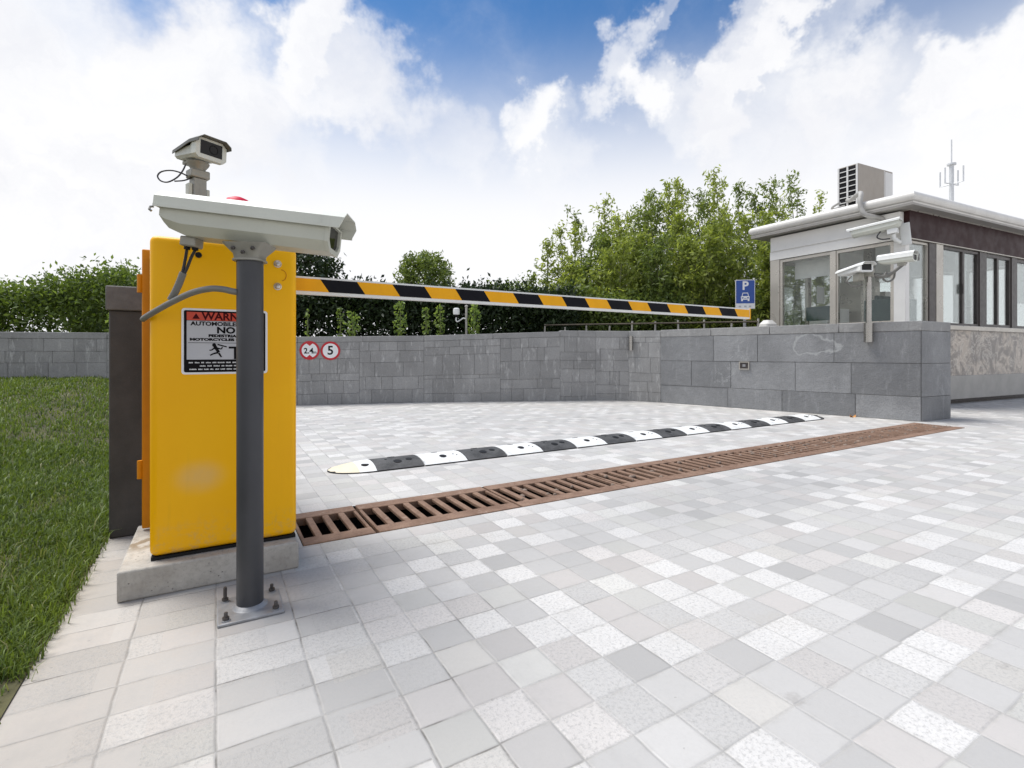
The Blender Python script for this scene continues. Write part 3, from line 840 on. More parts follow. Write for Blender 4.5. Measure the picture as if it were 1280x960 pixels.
def spline(pts, n=10):
    P = [Vector(p) for p in pts]; P = [P[0]*2-P[1]] + P + [P[-1]*2-P[-2]]
    out = []
    for i in range(1, len(P)-2):
        for k in range(n):
            t = k/n; a, b, c, d = P[i-1], P[i], P[i+1], P[i+2]
            out.append(.5*((2*b)+(c-a)*t+(2*a-5*b+4*c-d)*t*t+(3*b-a-3*c+d)*t**3))
    out.append(P[-2]); return out
# cables
g0 = M1 @ Vector((.063, 0, -.108)); g1 = M1 @ Vector((.087, 0, -.108))
m = MB()
m.tube(spline([g0, at(232, 322, 1.59), at(229, 337, 1.6), at(226, 346, 1.6)]), .0045, 10, 1)
m.tube(spline([g1, at(239, 322, 1.59), at(233, 337, 1.6), at(227.5, 347, 1.602)]), .0045, 10, 1)
m.tube(spline([at(229, 341, 1.6), at(224, 354, 1.602), at(219, 365, 1.605), at(213.5, 374.5, 1.61)]), .0105, 14, 0)
tag(m.build('camera_conduit', ['conduit_grey', 'cable_black'], smooth=60), 'short grey conduit with black cables hanging under the cream camera', 'conduit')
m = MB()
m.tube(spline([(PX+.0, PY-.0, .78+75*1.55/632), at(290, 364, 1.535), at(278, 361.5, 1.54), at(262, 361, 1.55), at(240, 366, 1.57), at(216, 377, 1.60), at(196, 388, 1.625), at(182, 396.5, 1.66), at(179, 399, 1.72)]), .0095, 14, 0)
tag(m.build('cable_conduit', 'conduit_grey', smooth=60), 'grey conduit arching from the dark post to the cabinet side', 'conduit')

# ------------------------------------------------------------------ dark pillar with second camera
PIL = W(-.391, 2.70)
pil = thing('stone_pillar', 'dark granite pillar with a lighter capstone behind the yellow cabinet', 'pillar', PIL, RZ)
m = MB(); m.box(0, .5, 0, .42, 0, .966)
m.build('shaft', 'dark_granite', pil, bevel=.006)
m = MB(); m.box(-.010, .512, -.012, .432, .967, 1.07); m.build('capstone', 'granite_cap', pil, bevel=.005)
pp = at(247.5, 240, 2.46)
cpl = thing('camera_stand', 'short khaki bracket post standing on the dark pillar cap', 'stand', (pp.x, pp.y, 1.071), R(-38))
m = MB(); m.box(-.029, .029, -.029, .029, 0, .56); m.build('stem', 'grey_cast', cpl, bevel=.004)
m = MB()
m.box(-.02, .02, -.048, -.030, 0, .53); m.box(-.02, .02, .030, .046, 0, .515)
m.build('side_plate', 'cream_body', cpl, bevel=.003)
m = MB(); m.box(-.036, .036, -.042, .042, .5605, .60); m.build('collar', 'grey_cast', cpl, bevel=.006)
m = MB(); m.lathe([(.03, .6005), (.034, .612), (.046, .628), (.05, .638)], 20); m.build('swivel', 'grey_cast', cpl, smooth=50)
m = MB(); m.lathe([(.06, 0), (.06, .02)], 16, 0, Matrix.Translation((0,0,0))); m.build('foot', 'grey_cast', cpl, bevel=.003)
fw = R(-30)
M2 = Matrix.Translation((pp.x, pp.y, 1.071+.638+.054)) @ Matrix.Rotation(fw, 4, 'Z') @ Matrix.Rotation(R(4), 4, 'Y') @ Matrix.Scale(.88, 4) @ Matrix.Translation((-.13, 0, 0))
c2 = thing('surveillance_camera', 'boxy cream camera with dark square window above the dark pillar', 'security camera', M=M2, group='surveillance cameras')
m = MB()
def oct_(w_, zt_, zb_, ch): return [(-w_, zb_+ch), (-w_+ch, zb_), (w_-ch, zb_), (w_, zb_+ch), (w_, zt_-ch*1.4), (w_-ch*1.6, zt_), (-w_+ch*1.6, zt_), (-w_, zt_-ch*1.4)]
def rg(x, w_, zt_, zb_, ch): return [(x, y, z) for y, z in reversed(oct_(w_, zt_, zb_, ch))]
m.loft([rg(0, .055, .016, -.032, .010), rg(.02, .063, .020, -.040, .012), rg(.18, .068, .030, -.049, .014), rg(.225, .082, .047, -.060, .016), rg(.262, .082, .047, -.060, .016)])
bd = m.build('body', 'cream_paint', c2, smooth=25)
m = MB(); m.add([(.2625, y, z) for y, z in ((-.058, -.038), (.058, -.038), (.058, .034), (-.058, .034))], [(0,1,2,3)])
m.build('window', 'lens_glass', bd)
m = MB(); m.tube([(.2632, .012+.022*math.cos(a), -.002+.022*math.sin(a)) for a in np.linspace(0, 6.283, 20)], .002, 6)
m.build('lens_ring', 'black_plastic', bd)
m = MB()
pr = [(-.087, .014), (-.0855, .031), (-.058, .0515), (.058, .0515), (.0855, .031), (.087, .014)]
vs = [(x, y*(1 if x > .15 else .77), z-(0 if x > .15 else .027)) for x in (0, .205, .298) for y, z in pr]
fs = [(i*6+j, i*6+j+1, i*6+j+7, i*6+j+6) for i in range(2) for j in range(5)]
m.add(vs, fs); m.build('sunshield', 'shield_dark', c2, solid=.004)
m = MB(); m.box(.02, .06, -.025, .025, -.062, -.043); m.build('gland_box', 'grey_cast', c2, bevel=.003)
m = MB()
m.tube(spline([at(232, 206, 2.40), at(228, 214, 2.39), at(221, 222, 2.39), at(210, 227.5, 2.39), at(201, 226, 2.39), at(197, 220, 2.39), at(202, 214.5, 2.40), at(214, 213, 2.41), at(226, 216, 2.42), at(238, 222, 2.44)]), .0035, 8)
m.tube(spline([at(218, 226.5, 2.395), at(230, 225.5, 2.41), at(240, 222, 2.44)]), .0035, 8)
tag(m.build('camera_cable', 'cable_black', smooth=60), 'thin black cable looped beside the boxy camera', 'cable')

# ------------------------------------------------------------------ lawn
GA = -.397
def lawn_z(x, y):
    a = x*E1.x + y*E1.y
    s = np.clip((y-2.0)/5.2, 0, 1); s = s*s*(3-2*s)
    e = np.clip((GA-a)/1.1, 0, 1); e = e*e*(3-2*e)
    return .43*s*e + .012*e
mb = MB(); NX, NY = 60, 44
idx = {}
for j in range(NY+1):
    for i in range(NX+1):
        # along the edge (b) and away from it (a)
        b = -2 + 13*j/NY; a = GA - 9*(i/NX)**1.6
        p = E1*a+E2*b
        idx[i, j] = len(mb.v); mb.v.append((p.x, p.y, float(lawn_z(p.x, p.y))+.004))
for j in range(NY):
    for i in range(NX):
        mb.f.append((idx[i,j], idx[i,j+1], idx[i+1,j+1], idx[i+1,j])); mb.m.append(0)
struct(mb.build('lawn', 'lawn_soil', smooth=60))

def leaf_mesh(name, P, size, mat_, parent=None, aspect=.45, up=.3, tint=None, droop=None):
    P = np.asarray(P, float); N = len(P)
    size = np.broadcast_to(np.asarray(size, float), (N,))
    d = rng.normal(size=(N, 3)); d[:, 2] += up
    if droop is not None: d += droop
    d /= np.linalg.norm(d, axis=1, keepdims=True)
    q = rng.normal(size=(N, 3)); sd_ = np.cross(d, q); sd_ /= np.linalg.norm(sd_, axis=1, keepdims=True)
    nrm = np.cross(d, sd_)
    L = size[:, None]
    v0 = P - d*L*.5; v2 = P + d*L*.5
    mid = P + nrm*L*.0
    v1 = mid + sd_*L*aspect*.5 + nrm*L*.10; v3 = mid - sd_*L*aspect*.5 + nrm*L*.10
    V = np.stack([v0, v1, v2, v3], 1).reshape(-1, 3)
    me = bpy.data.meshes.new(name)
    me.vertices.add(4*N); me.vertices.foreach_set('co', V.ravel())
    base_ = np.arange(N)[:, None]*4
    tri = np.concatenate([base_+np.array([[0,1,2]]), base_+np.array([[0,2,3]])], 1).reshape(-1)
    me.loops.add(len(tri)); me.loops.foreach_set('vertex_index', tri)
    nt_ = len(tri)//3
    me.polygons.add(nt_); me.polygons.foreach_set('loop_start', np.arange(nt_)*3)
    try: me.polygons.foreach_set('loop_total', np.full(nt_, 3))
    except Exception: pass
    t = rng.random(N) if tint is None else np.clip(tint, 0, 1)
    at_ = me.attributes.new('tint', 'FLOAT', 'POINT'); at_.data.foreach_set('value', np.repeat(t, 4))
    me.materials.append(MATS[mat_]); me.update(calc_edges=True); me.validate()
    o = bpy.data.objects.new(name, me); COL.objects.link(o)
    if parent is not None: o.parent = parent
    return o

def grass():
    pts = []
    def region(n, ylo, yhi, ulo, uhi):
        y = rng.uniform(ylo, yhi, n); u = rng.uniform(ulo, uhi, n); x = (u-640)/F*y
        a = x*E1.x + y*E1.y
        k = a < GA-.005+rng.normal(0, .012, n)
        return np.stack([x[k], y[k]], 1)
    A = np.concatenate([region(42000, 1.2, 2.4, -170, 150), region(46000, 2.3, 3.8, -120, 170), region(34000, 3.7, 7.4, -90, 260), region(9000, .35, 1.25, -1400, 60), region(9000, 1.25, 3.0, -700, -150)])
    patch = np.sin(A[:,0]*5.1+1.3)*np.sin(A[:,1]*4.3) + .6*np.sin(A[:,0]*11+A[:,1]*7)
    keep = rng.random(len(A)) < np.clip(.85+.25*patch, .35, 1)
    A = A[keep]; patch = patch[keep]
    N = len(A); z = lawn_z(A[:,0], A[:,1])
    far = np.clip((A[:,1]-1.2)/5, 0, 1)
    Lg = rng.gamma(6, .0062, N).clip(.015, .085)*(1+.15*patch); wd = rng.uniform(.0012, .0023, N)*(1+1.8*far)
    ang = rng.uniform(0, 2*np.pi, N); lean = rng.uniform(.1, .95, N)
    dx, dy = np.cos(ang), np.sin(ang)
    sx_, sy_ = -dy, dx
    b0 = np.stack([A[:,0], A[:,1], z], 1)
    mid = b0 + np.stack([dx*lean*Lg*.35, dy*lean*Lg*.35, Lg*.6], 1)
    tip = b0 + np.stack([dx*lean*Lg, dy*lean*Lg, Lg*(1-.35*lean)], 1)
    sv = np.stack([sx_*wd, sy_*wd, np.zeros(N)], 1)
    V = np.stack([b0-sv, b0+sv, mid+sv*.8, mid-sv*.8, tip], 1).reshape(-1, 3)
    me = bpy.data.meshes.new('grass'); me.vertices.add(5*N); me.vertices.foreach_set('co', V.ravel())
    bs = np.arange(N)[:, None]*5
    tri = np.concatenate([bs+np.array([[0,1,2]]), bs+np.array([[0,2,3]]), bs+np.array([[3,2,4]])], 1).reshape(-1)
    me.loops.add(len(tri)); me.loops.foreach_set('vertex_index', tri)
    k = len(tri)//3; me.polygons.add(k); me.polygons.foreach_set('loop_start', np.arange(k)*3)
    t = np.clip(rng.random(N)*.8+.12*patch+.08, 0, .85); t = np.where(rng.random(N) < np.clip(.04-.5*np.minimum(patch+.9, 0), .04, .7), .95, t)
    at_ = me.attributes.new('tint', 'FLOAT', 'POINT'); at_.data.foreach_set('value', np.repeat(t, 5))
    me.materials.append(MATS['grass_blade']); me.update(calc_edges=True); me.validate()
    o = bpy.data.objects.new('grass', me); COL.objects.link(o)
    struct(o, 'stuff'); o['label'] = 'short green grass on the lawn beside the paving'; o['category'] = 'grass'
grass()

# ------------------------------------------------------------------ stone wall
P0, P1, P2, P3, P4, P5, P6 = [Vector((x, y, 0)) for x, y in ((4.75,5.87),(1.93,8.71),(.807,8.5),(-1.44,8.26),(-3.29,7.76),(-5.78,7.22),(-9.5,6.4))]
PE = Vector((5.34, 6.165, 0))
PA, PM, PB_ = Vector((2.42, 8.2165, 0)), Vector((1.97, 8.53, 0)), Vector((1.42, 8.60, 0))
wall = thing('stone_wall', 'long grey slate wall with flat coping around the paved driveway', 'wall', (0,0,0))
tintR, tintL = [], []
mbR, mbL, mbC, core = MB(), MB(), MB(), MB()
tc_ = []
def course_blocks(mb_, tl, A, B, hA, hB, rows, lens, n_out, joint=.005, seed=1):
    rnd = random.Random(seed); Lw = (B-A).length
    hmax = rows[-1]
    for r0, r1 in zip(rows[:-1], rows[1:]):
        x = -rnd.uniform(0, lens[0]*.6)
        while x < Lw-.001:
            ln = rnd.uniform(*lens)
            x1 = x+ln
            if Lw-x1 < lens[0]*.4: x1 = Lw
            s0, s1 = max(0, x)/Lw, min(Lw, x1)/Lw
            j = joint/2/Lw
            dp = rnd.uniform(0, .006)
            t = rnd.random()
            vs = []
            for (ss, zz) in ((s0+j, r0), (s1-j, r0), (s1-j, r1), (s0+j, r1)):
                h = (hA+(hB-hA)*ss)/hmax
                z = zz*h + (joint/2 if zz == r0 else -joint/2)
                vs.append(A.lerp(B, ss)+Vector((0,0,z)))
            out = n_out*(.004+dp)
            fr = [p+out for p in vs]; cen = sum(fr, Vector())/4
            inn = [p + (cen-p).normalized()*.004 + n_out*.003 for p in fr]
            bk = [p-n_out*.02 for p in vs]
            o = len(mb_.v)
            V = bk+fr+inn
            mb_.add(V, [(0,1,5,4),(1,2,6,5),(2,3,7,6),(3,0,4,7),(4,5,9,8),(5,6,10,9),(6,7,11,10),(7,4,8,11),(8,9,10,11)])
            tl += [t]*12
            x = x1
HW = 1.055
def nrm_out(A, B):
    d = (B-A).normalized(); n_ = Vector((d.y, -d.x, 0))
    return n_ if n_.dot(A) < 0 else -n_
rowsR = [0, .285, .675, 1.055]
course_blocks(mbR, tintR, P0, PA, HW, 1.06, rowsR, (.55, .95), nrm_out(P0, P1), seed=5)
course_blocks(mbR, tintR, P0, PE, HW, HW, rowsR, (.9, .9), Vector((.447, -.894, 0)).normalized(), seed=6)
rowsL = [0, .17, .37, .52, .78, .98, 1.075]
top = {1: 1.06, 2: 1.066, 3: 1.072, 4: 1.075, 5: .995, 6: .96, 7: 1.0, 8: 1.0}
Ps = {1: PA, 2: PM, 3: PB_, 4: P2, 5: P3, 6: P4, 7: P5, 8: P6}
for i in range(1, 8):
    Ls = (Ps[i+1]-Ps[i]).length; ns = max(1, round(Ls/1.15)); f_ = sorted([0, 1]+[(q+random.uniform(-.25, .25))/ns for q in range(1, ns)])
    for q in range(ns):
        rr_ = [0] + [z+random.uniform(-.055, .055) for z in random.choice((rowsL, [0, .12, .30, .55, .68, .86, 1.075], [0, .25, .42, .70, .88, 1.075]))[1:-1]] + [1.075]
        a_, b_ = Ps[i].lerp(Ps[i+1], f_[q]), Ps[i].lerp(Ps[i+1], f_[q+1]); h_ = lambda f: top[i]+(top[i+1]-top[i])*f
        course_blocks(mbL, tintL, a_, b_, h_(f_[q]), h_(f_[q+1]), rr_, (.12, .46), nrm_out(Ps[i], Ps[i+1]), joint=.003, seed=20+i*9+q)
mbR.build('masonry', 'slate_slab', wall, tint=tintR)['label'] = 'large dark slate slabs'
mbL.build('masonry', 'weathered_stone', wall, tint=tintL)['label'] = 'smaller streaked weathered stones'
# mortar core behind the facing
off = {0: Vector((.59, .295, 0)), 1: Vector((.32, .36, 0)), 2: Vector((.2, .40, 0)), 3: Vector((.08, .42, 0)), 4: Vector((.0, .42, 0)), 5: Vector((-.05, .4, 0)), 6: Vector((-.08, .4, 0)), 7: Vector((-.08, .4, 0)), 8: Vector((-.08, .4, 0))}
Pall = {0: P0, **Ps}; topall = {0: HW, **top}
def prism4(mb_, A, B, oa, ob, z0a, z0b, z1a, z1b, exp=0.0):
    na = nrm_out(A, B)*exp
    vs = [A+na, B+na, B+ob-na, A+oa-na]
    lo = [Vector((v.x, v.y, z)) for v, z in zip(vs, (z0a, z0b, z0b, z0a))]
    hi = [Vector((v.x, v.y, z)) for v, z in zip(vs, (z1a, z1b, z1b, z1a))]
    mb_.hexa(lo+hi)
for i in range(0, 8):
    A, B = Pall[i], Pall[i+1]
    prism4(core, A, B, off[i], off[i+1], -.02, -.02, topall[i]-.001, topall[i+1]-.001)
core.build('wall_core', 'mortar', wall)
# coping in lengths
def coping(A, B, oa, ob, hA, hB, th, over, n, tl):
    for k in range(n):
        s0, s1 = k/n+.0008, (k+1)/n-.0008
        a, b = A.lerp(B, s0), A.lerp(B, s1)
        prism4(mbC, a, b, oa.lerp(ob, s0), oa.lerp(ob, s1), hA+(hB-hA)*s0+.001, hA+(hB-hA)*s1+.001, hA+(hB-hA)*s0+th, hA+(hB-hA)*s1+th, over)
        tl += [random.random()]*8
end_over = Vector((.447, -.894, 0)).normalized()*.010
coping(P0+end_over, PA, off[0], off[1], HW, 1.06, .115, .012, 4, tc_)
for i in range(1, 8):
    coping(Ps[i], Ps[i+1], off[i], off[i+1], top[i], top[i+1], .108 if i < 4 else .09, .010, 1 if i < 3 else 2, tc_)
mbC.build('coping', 'coping_stone', wall, tint=tc_, bevel=.005, seg=1)

def on_wall(u, A, B):
    k = (u-640)/F; d = B-A
    q = (A.x-k*A.y)/(k*d.y-d.x); return A+d*q
nR = nrm_out(P0, P1); azR = math.atan2(nR.y, nR.x)+R(90)     # local -y looks out of the wall
# small junction box
p = on_wall(931, P0, P1); zc = EYE-(457-H0)/F*p.y
jb = thing('junction_box', 'small square metal junction box set in the slate wall', 'junction box', p+nR*.009+Vector((0,0,zc-.055)), azR)
m = MB(); m.box(-.07, .07, -.022, 0, 0, .012); m.box(-.07, .07, -.022, 0, .10, .112); m.box(-.07, -.058, -.022, 0, .012, .10); m.box(.058, .07, -.022, 0, .012, .10)
m.build('frame', 'booth_steel', jb)
m = MB(); m.box(-.0575, .0575, -.012, 0, .0125, .0995); m.build('cover', 'booth_dark', jb)
m = MB(); m.box(-.022, .018, -.018, -.0125, .04, .075); m.build('socket', 'galvanised', jb)
# empty sleeve
p = on_wall(790, PA, PM); nS = nrm_out(PA, PM); azS = math.atan2(nS.y, nS.x)+R(90)
sv = thing('pole_sleeve', 'short empty steel pole sleeve fixed to the wall top', 'sleeve', p+nS*.055+Vector((0,0,.845)), azS)
m = MB(); m.lathe([(.034, 0), (.034, .24), (.026, .24), (.026, .05)], 20); m.build('sleeve_tube', 'steel', sv, smooth=40)
for z_ in (.05, .16):
    m = MB(); m.box(-.02, .02, .030, .052, z_, z_+.03); m.build('strap', 'bolt_dark', sv)

# fallen leaves by the wall
for (u, v, r_, lab) in ((1066, 521.5, 20, 'small curled orange leaf nearest the drain side of the wall foot'), (1078, 519, 100, 'largest dry orange leaf at the foot of the slate wall'), (1090, 521, 200, 'dry orange leaf closest to the wall corner')):
    Y = F*EYE/(v-H0); x = (u-640)/F*Y
    m = MB(); n_ = 8; s_ = .06 if u == 1078 else .04
    vs = [(s_*math.cos(a)*1.2, s_*.6*math.sin(a), .012+.02*math.cos(2*a)) for a in np.linspace(0, 6.283, n_, endpoint=False)]+[(0,0,.006)]
    m.add(vs, [(i, (i+1) % n_, n_) for i in range(n_)])
    tag(m.build('fallen_leaf', 'leaf_orange', loc=(x, Y, .0), rz=R(r_), solid=.001), lab, 'leaf', 'fallen leaves')

# ------------------------------------------------------------------ round traffic signs on the wall
def round_sign(u, v, rad, label, body):
    A, B = P4, P3
    p = on_wall(u, A, B); nL = nrm_out(A, B); az = math.atan2(nL.y, nL.x)+R(90)
    z = EYE+(H0-v)/F*p.y
    t = thing('round_sign', label, 'traffic sign', p+nL*.012+Vector((0,0,z)), az, 'round traffic signs on the wall')
    MX = Matrix.Rotation(R(90), 4, 'X')
    m = MB(); m.lathe([(rad, 0), (rad, .006), (rad*.985, .007), (rad*.78, .0072), (rad*.78, .006)], 40, 0, MX)
    m.build('rim', 'sign_red', t, smooth=40)
    m = MB(); m.disc((0, -.0078, 0), rad*.785, 'y', 40); m.build('face', 'sign_white', t)
    l = MB()
    TT = lambda x, y: Matrix.Translation((x, -.0086, y)) @ MX
    if body == '5':
        l.text('5', rad*1.32, TT(0, 0), 0, .004)
    else:
        l.text('2.4', rad*.82, TT(-rad*.10, -.01), 0, .003, width=rad*.95); l.text('m', rad*.45, TT(rad*.52, -.03), 0, .0015)
        for s in (1, -1):
            l.add([(-.055, -.0086, s*rad*.80), (.055, -.0086, s*rad*.80), (0, -.0086, s*rad*.47)], [(0,1,2) if s < 0 else (2,1,0)], 1)
    l.build('lettering', ['sign_black', 'sign_red'], t)
round_sign(387.2, 438, .145, 'round red-rimmed height limit sign reading 2.4 m on the wall', '2.4')
round_sign(413.2, 438.5, .145, 'round red-rimmed speed limit sign reading 5 on the wall', '5')

# ------------------------------------------------------------------ raised planting bed behind the wall
m = MB()
bed = [(4.25, 7.75), (2.5, 9.0), (1.9, 9.2), (.85, 8.98), (-1.45, 8.72), (-3.35, 8.2), (-5.85, 7.65), (-9.6, 6.82), (-30, 6), (-60, 60), (60, 60), (9.2, 14.0), (4.25, 9.7)]
m.prism(bed, 0, .96)
struct(m.build('planting_bed', 'soil'))
BZ = .96

# ------------------------------------------------------------------ parking sign
p = at(931.5, 368, 9.0)
ps = thing('parking_sign', 'blue parking sign with a white P behind the boom tip', 'sign', (p.x, p.y, BZ), R(-8))
hs, ws = .43, .33
z0 = p.z-BZ+.26-hs
m = MB(); m.cyl((0, .03, 0), (0, .03, z0+hs-.02), .025, 14); m.build('pole', 'galvanised', ps, smooth=40)
m = MB(); m.box(-ws/2, ws/2, -.004, .004, z0-.085, z0+hs); pn = m.build('panel', 'sign_white', ps, bevel=.002)
m = MB(); MX = Matrix.Rotation(R(90), 4, 'X')
m.prism(rrect(ws-.02, hs-.02, .012), .0045, .0055, 0, Matrix.Translation((0, 0, z0+hs/2)) @ MX); m.build('blue_field', 'sign_blue', pn)
l = MB(); TT = lambda x, z, y=-.0062: Matrix.Translation((x, y, z)) @ MX
l.text('P', .21, TT(0, z0+hs*.74), 0, .006)
cz = z0+.075
def cpoly(pts): l.add([(x, -.0062, cz+z) for x, z in pts], [tuple(range(len(pts)))], 0)
cpoly([(-.07, .0), (.07, .0), (.075, .06), (-.075, .06)]); cpoly([(-.062, .06), (.062, .06), (.045, .125), (-.045, .125)])
cpoly([(-.07, -.025), (-.04, -.025), (-.04, .0), (-.07, .0)]); cpoly([(.04, -.025), (.07, -.025), (.07, .0), (.04, .0)])
def bpoly(pts): l.add([(x, -.0068, cz+z) for x, z in pts], [tuple(range(len(pts)))], 1)
bpoly([(-.048, .066), (.048, .066), (.037, .112), (-.037, .112)])
bpoly([(-.06, .022), (-.03, .022), (-.03, .042), (-.06, .042)]); bpoly([(.03, .022), (.06, .022), (.06, .042), (.03, .042)])
bpoly([(-.02, .018), (.02, .018), (.02, .026), (-.02, .026)])
l.build('symbol', ['sign_white', 'sign_blue'], pn)
for x in (-.09, 0, .08):
    m = MB(); m.box(x-.02, x+.02, -.0055, -.0042, z0-.06, z0-.03); m.build('mark', 'sign_grey', pn)

# low rail fence behind the wall
rf = thing('low_rail_fence', 'low pale rail fence with thin posts behind the wall', 'fence', (0,0,0))
A, B = Vector((.62, 9.7, BZ)), Vector((4.05, 8.35, BZ)); n_ = 9
m = MB()
for i in range(n_+1):
    q = A.lerp(B, i/n_); m = MB(); m.cyl(q, q+Vector((random.uniform(-.03, .03), 0, random.uniform(.33, .42))), .016, 8); m.build('post', 'rail_grey', rf)
for z in (.38, .2):
    m = MB(); m.cyl(A+Vector((0, -.022, z)), B+Vector((0, -.022, z-.02)), .014, 8); m.build('rail', 'trunk_bark', rf)

# pale stone beside booth
m = MB(); m.loft([rr(.26, .2, .05, 0), rr(.22, .18, .04, .30), rr(.12, .1, .03, .36)])
tag(m.build('stone_block', 'pale_stone', loc=(4.05, 8.0, BZ), smooth=30, rz=.4), 'pale stone block on the bed beside the booth', 'stone')

# ------------------------------------------------------------------ small pole camera behind the wall
p = at(583, 415, 8.95)
pc = thing('camera_pole', 'thin pole in the planting bed behind the wall carrying a tiny white camera', 'pole', (p.x, p.y, BZ), 0)
m = MB(); m.cyl((0, 0, 0), (0, 0, .66), .020, 10); m.lathe([(.028, .66), (.028, .685), (.01, .695)], 10); m.build('pole', 'rail_grey', pc, smooth=40)
m = MB(); m.tube(spline([(0, 0, .44), (-.05, -.01, .46), (-.10, -.02, .43), (-.155, -.02, .40), (-.18, -.02, .42), (-.175, -.02, .50)]), .012, 8); m.build('arm', 'white_paint', pc, smooth=50)
c5 = thing('dome_camera', 'tiny white dome camera on the thin pole behind the wall', 'security camera', (p.x-.175, p.y-.02, BZ+.515), 0, 'surveillance cameras')
m = MB(); m.lathe([(.03, 0), (.055, .01), (.06, .07), (.055, .11), (.03, .125)], 16); bd = m.build('shell', 'white_paint', c5, smooth=50)
m = MB(); m.lathe([(.005, -.045), (.03, -.035), (.042, -.012), (.042, -.001)], 14); m.build('dome', 'lens_glass', c5, smooth=50)

# ------------------------------------------------------------------ guard booth
BC = Vector((5.69, 7.31, 0)); BR = Vector((.899, .438, 0)).normalized(); BL = Vector((-.505, .863, 0)).normalized()
booth = thing('guard_booth', 'glazed guard booth with pale overhanging roof behind the slate wall', 'booth', BC, 0)
MBooth = Matrix(((BR.x, BL.x, 0, 0), (BR.y, BL.y, 0, 0), (0, 0, 1, 0), (0, 0, 0, 1)))     # local s,t,z -> offsets from the near corner
SL, TL = 4.4, 2.07
def bb_(mb_, s0, s1, t0, t1, z0, z1, mi=0): mb_.box(s0, s1, t0, t1, z0, z1, mi, MBooth)
def bpart(name, mat_, parent, *boxes, bevel=0):
    m = MB()
    for b in boxes: bb_(m, *b)
    return m.build(name, mat_, parent, bevel=bevel)
# base
bpart('footing', 'booth_dark', booth, (.15, SL-.15, .15, TL-.15, 0, .075))
bpart('plinth', 'plinth_beige', booth, (0, SL, 0, TL, .0755, .445), bevel=.006)
bpart('stone_panel', 'marble_panel', booth, (.012, SL-.012, .012, TL-.012, .446, 1.16))
bpart('sill', 'booth_steel', booth, (-.03, SL+.03, -.03, TL+.03, 1.161, 1.235), bevel=.008)
bpart('floor', 'interior', booth, (.1, SL-.1, .1, TL-.1, 1.2352, 1.239))
# corner columns and posts: z from sill to head
Z0, Z1 = 1.2355, 2.46
def col_(mat_, s0, s1, t0, t1): bpart('column', mat_, booth, (s0, s1, t0, t1, Z0, Z1), bevel=.004)
col_('booth_pale', 0, .10, 0, .15)
col_('booth_steel', 0, .10, 1.90, TL)
col_('booth_steel', SL-.1, SL, TL-.1, TL); col_('booth_steel', SL-.1, SL, 0, .1)
col_('booth_dark', .64, .83, 0, .09); col_('booth_steel', .832, 1.03, -.006, .09)
col_('booth_dark', 2.18, 2.40, 0, .09); col_('booth_dark', 3.3, 3.5, 0, .09)
# windows: frame + pane; face 'L' (s=0 side) or 'R' (t=0 side) or back faces
def window(face, a0, a1, split=None, fm='booth_steel', far=False, fw=.045, z0=Z0, z1=Z1-.012):
    m = MB()
    def fb(x0, x1, za, zb_, d0=.015, d1=.07, mi=0):
        if face == 'L': bb_(m, d0, d1, x0, x1, za, zb_, mi)
        elif face == 'R': bb_(m, x0, x1, d0, d1, za, zb_, mi)
        elif face == 'BL': bb_(m, SL-d1, SL-d0, x0, x1, za, zb_, mi)
        else: bb_(m, x0, x1, TL-d1, TL-d0, za, zb_, mi)
    fb(a0, a1, z0, z0+fw); fb(a0, a1, z1-fw, z1); fb(a0, a0+fw, z0+fw, z1-fw); fb(a1-fw, a1, z0+fw, z1-fw)
    if split: fb(split-.03, split+.03, z0+fw, z1-fw, .02, .065)
    o = m.build('window', fm, booth)
    m = MB(); fb(a0+fw, a1-fw, z0+fw, z1-fw, .040, .044); m.build('pane', 'window_glass', o)
    return o
window('L', .152, .975); wl = window('L', 1.0, 1.898)
bpart('mullion', 'booth_steel', booth, (0, .012, .955, 1.045, Z0, Z1-.012))
window('R', .102, .638, fw=.03); wd = window('R', 1.032, 2.178, 1.70, 'booth_dark', fw=.035); window('R', 2.402, 3.298, 2.85, 'booth_dark'); window('R', 3.502, 4.298, None, 'booth_dark')
m = MB(); bb_(m, 1.645, 1.668, .0, .018, 1.75, 1.90); m.build('handle', 'booth_dark', wd)
window('BR', .05, 1.0); window('BR', 1.002, 2.1); window('BR', 2.102, 3.2); window('BR', 3.202, 4.3)
window('BL', .102, 1.0); window('BL', 1.002, TL-.102)
# head band
bpart('fascia', 'booth_pale', booth, (-.004, .08, -.004, TL, 2.461, 2.60), (-.018, .08, .06, TL-.02, 2.615, 2.86), (-.004, .08, -.004, TL, 2.601, 2.614))
fb_ = bpart('name_band', 'booth_brown', booth, (.081, SL, -.012, .08, 2.475, 2.874)); fb_['label'] = 'dark brown band over the right-hand windows'
bpart('head_trim', 'booth_steel', booth, (.081, SL, -.02, .08, 2.4612, 2.474), (.081, SL, -.022, .08, 2.8745, 2.886))
bpart('head_band', 'interior', booth, (.0815, SL-.081, TL-.08, TL, 2.461, 2.874), (SL-.08, SL, .081, TL, 2.461, 2.874))
bpart('ceiling', 'interior', booth, (.09, SL-.09, .09, TL-.09, 2.80, 2.86))
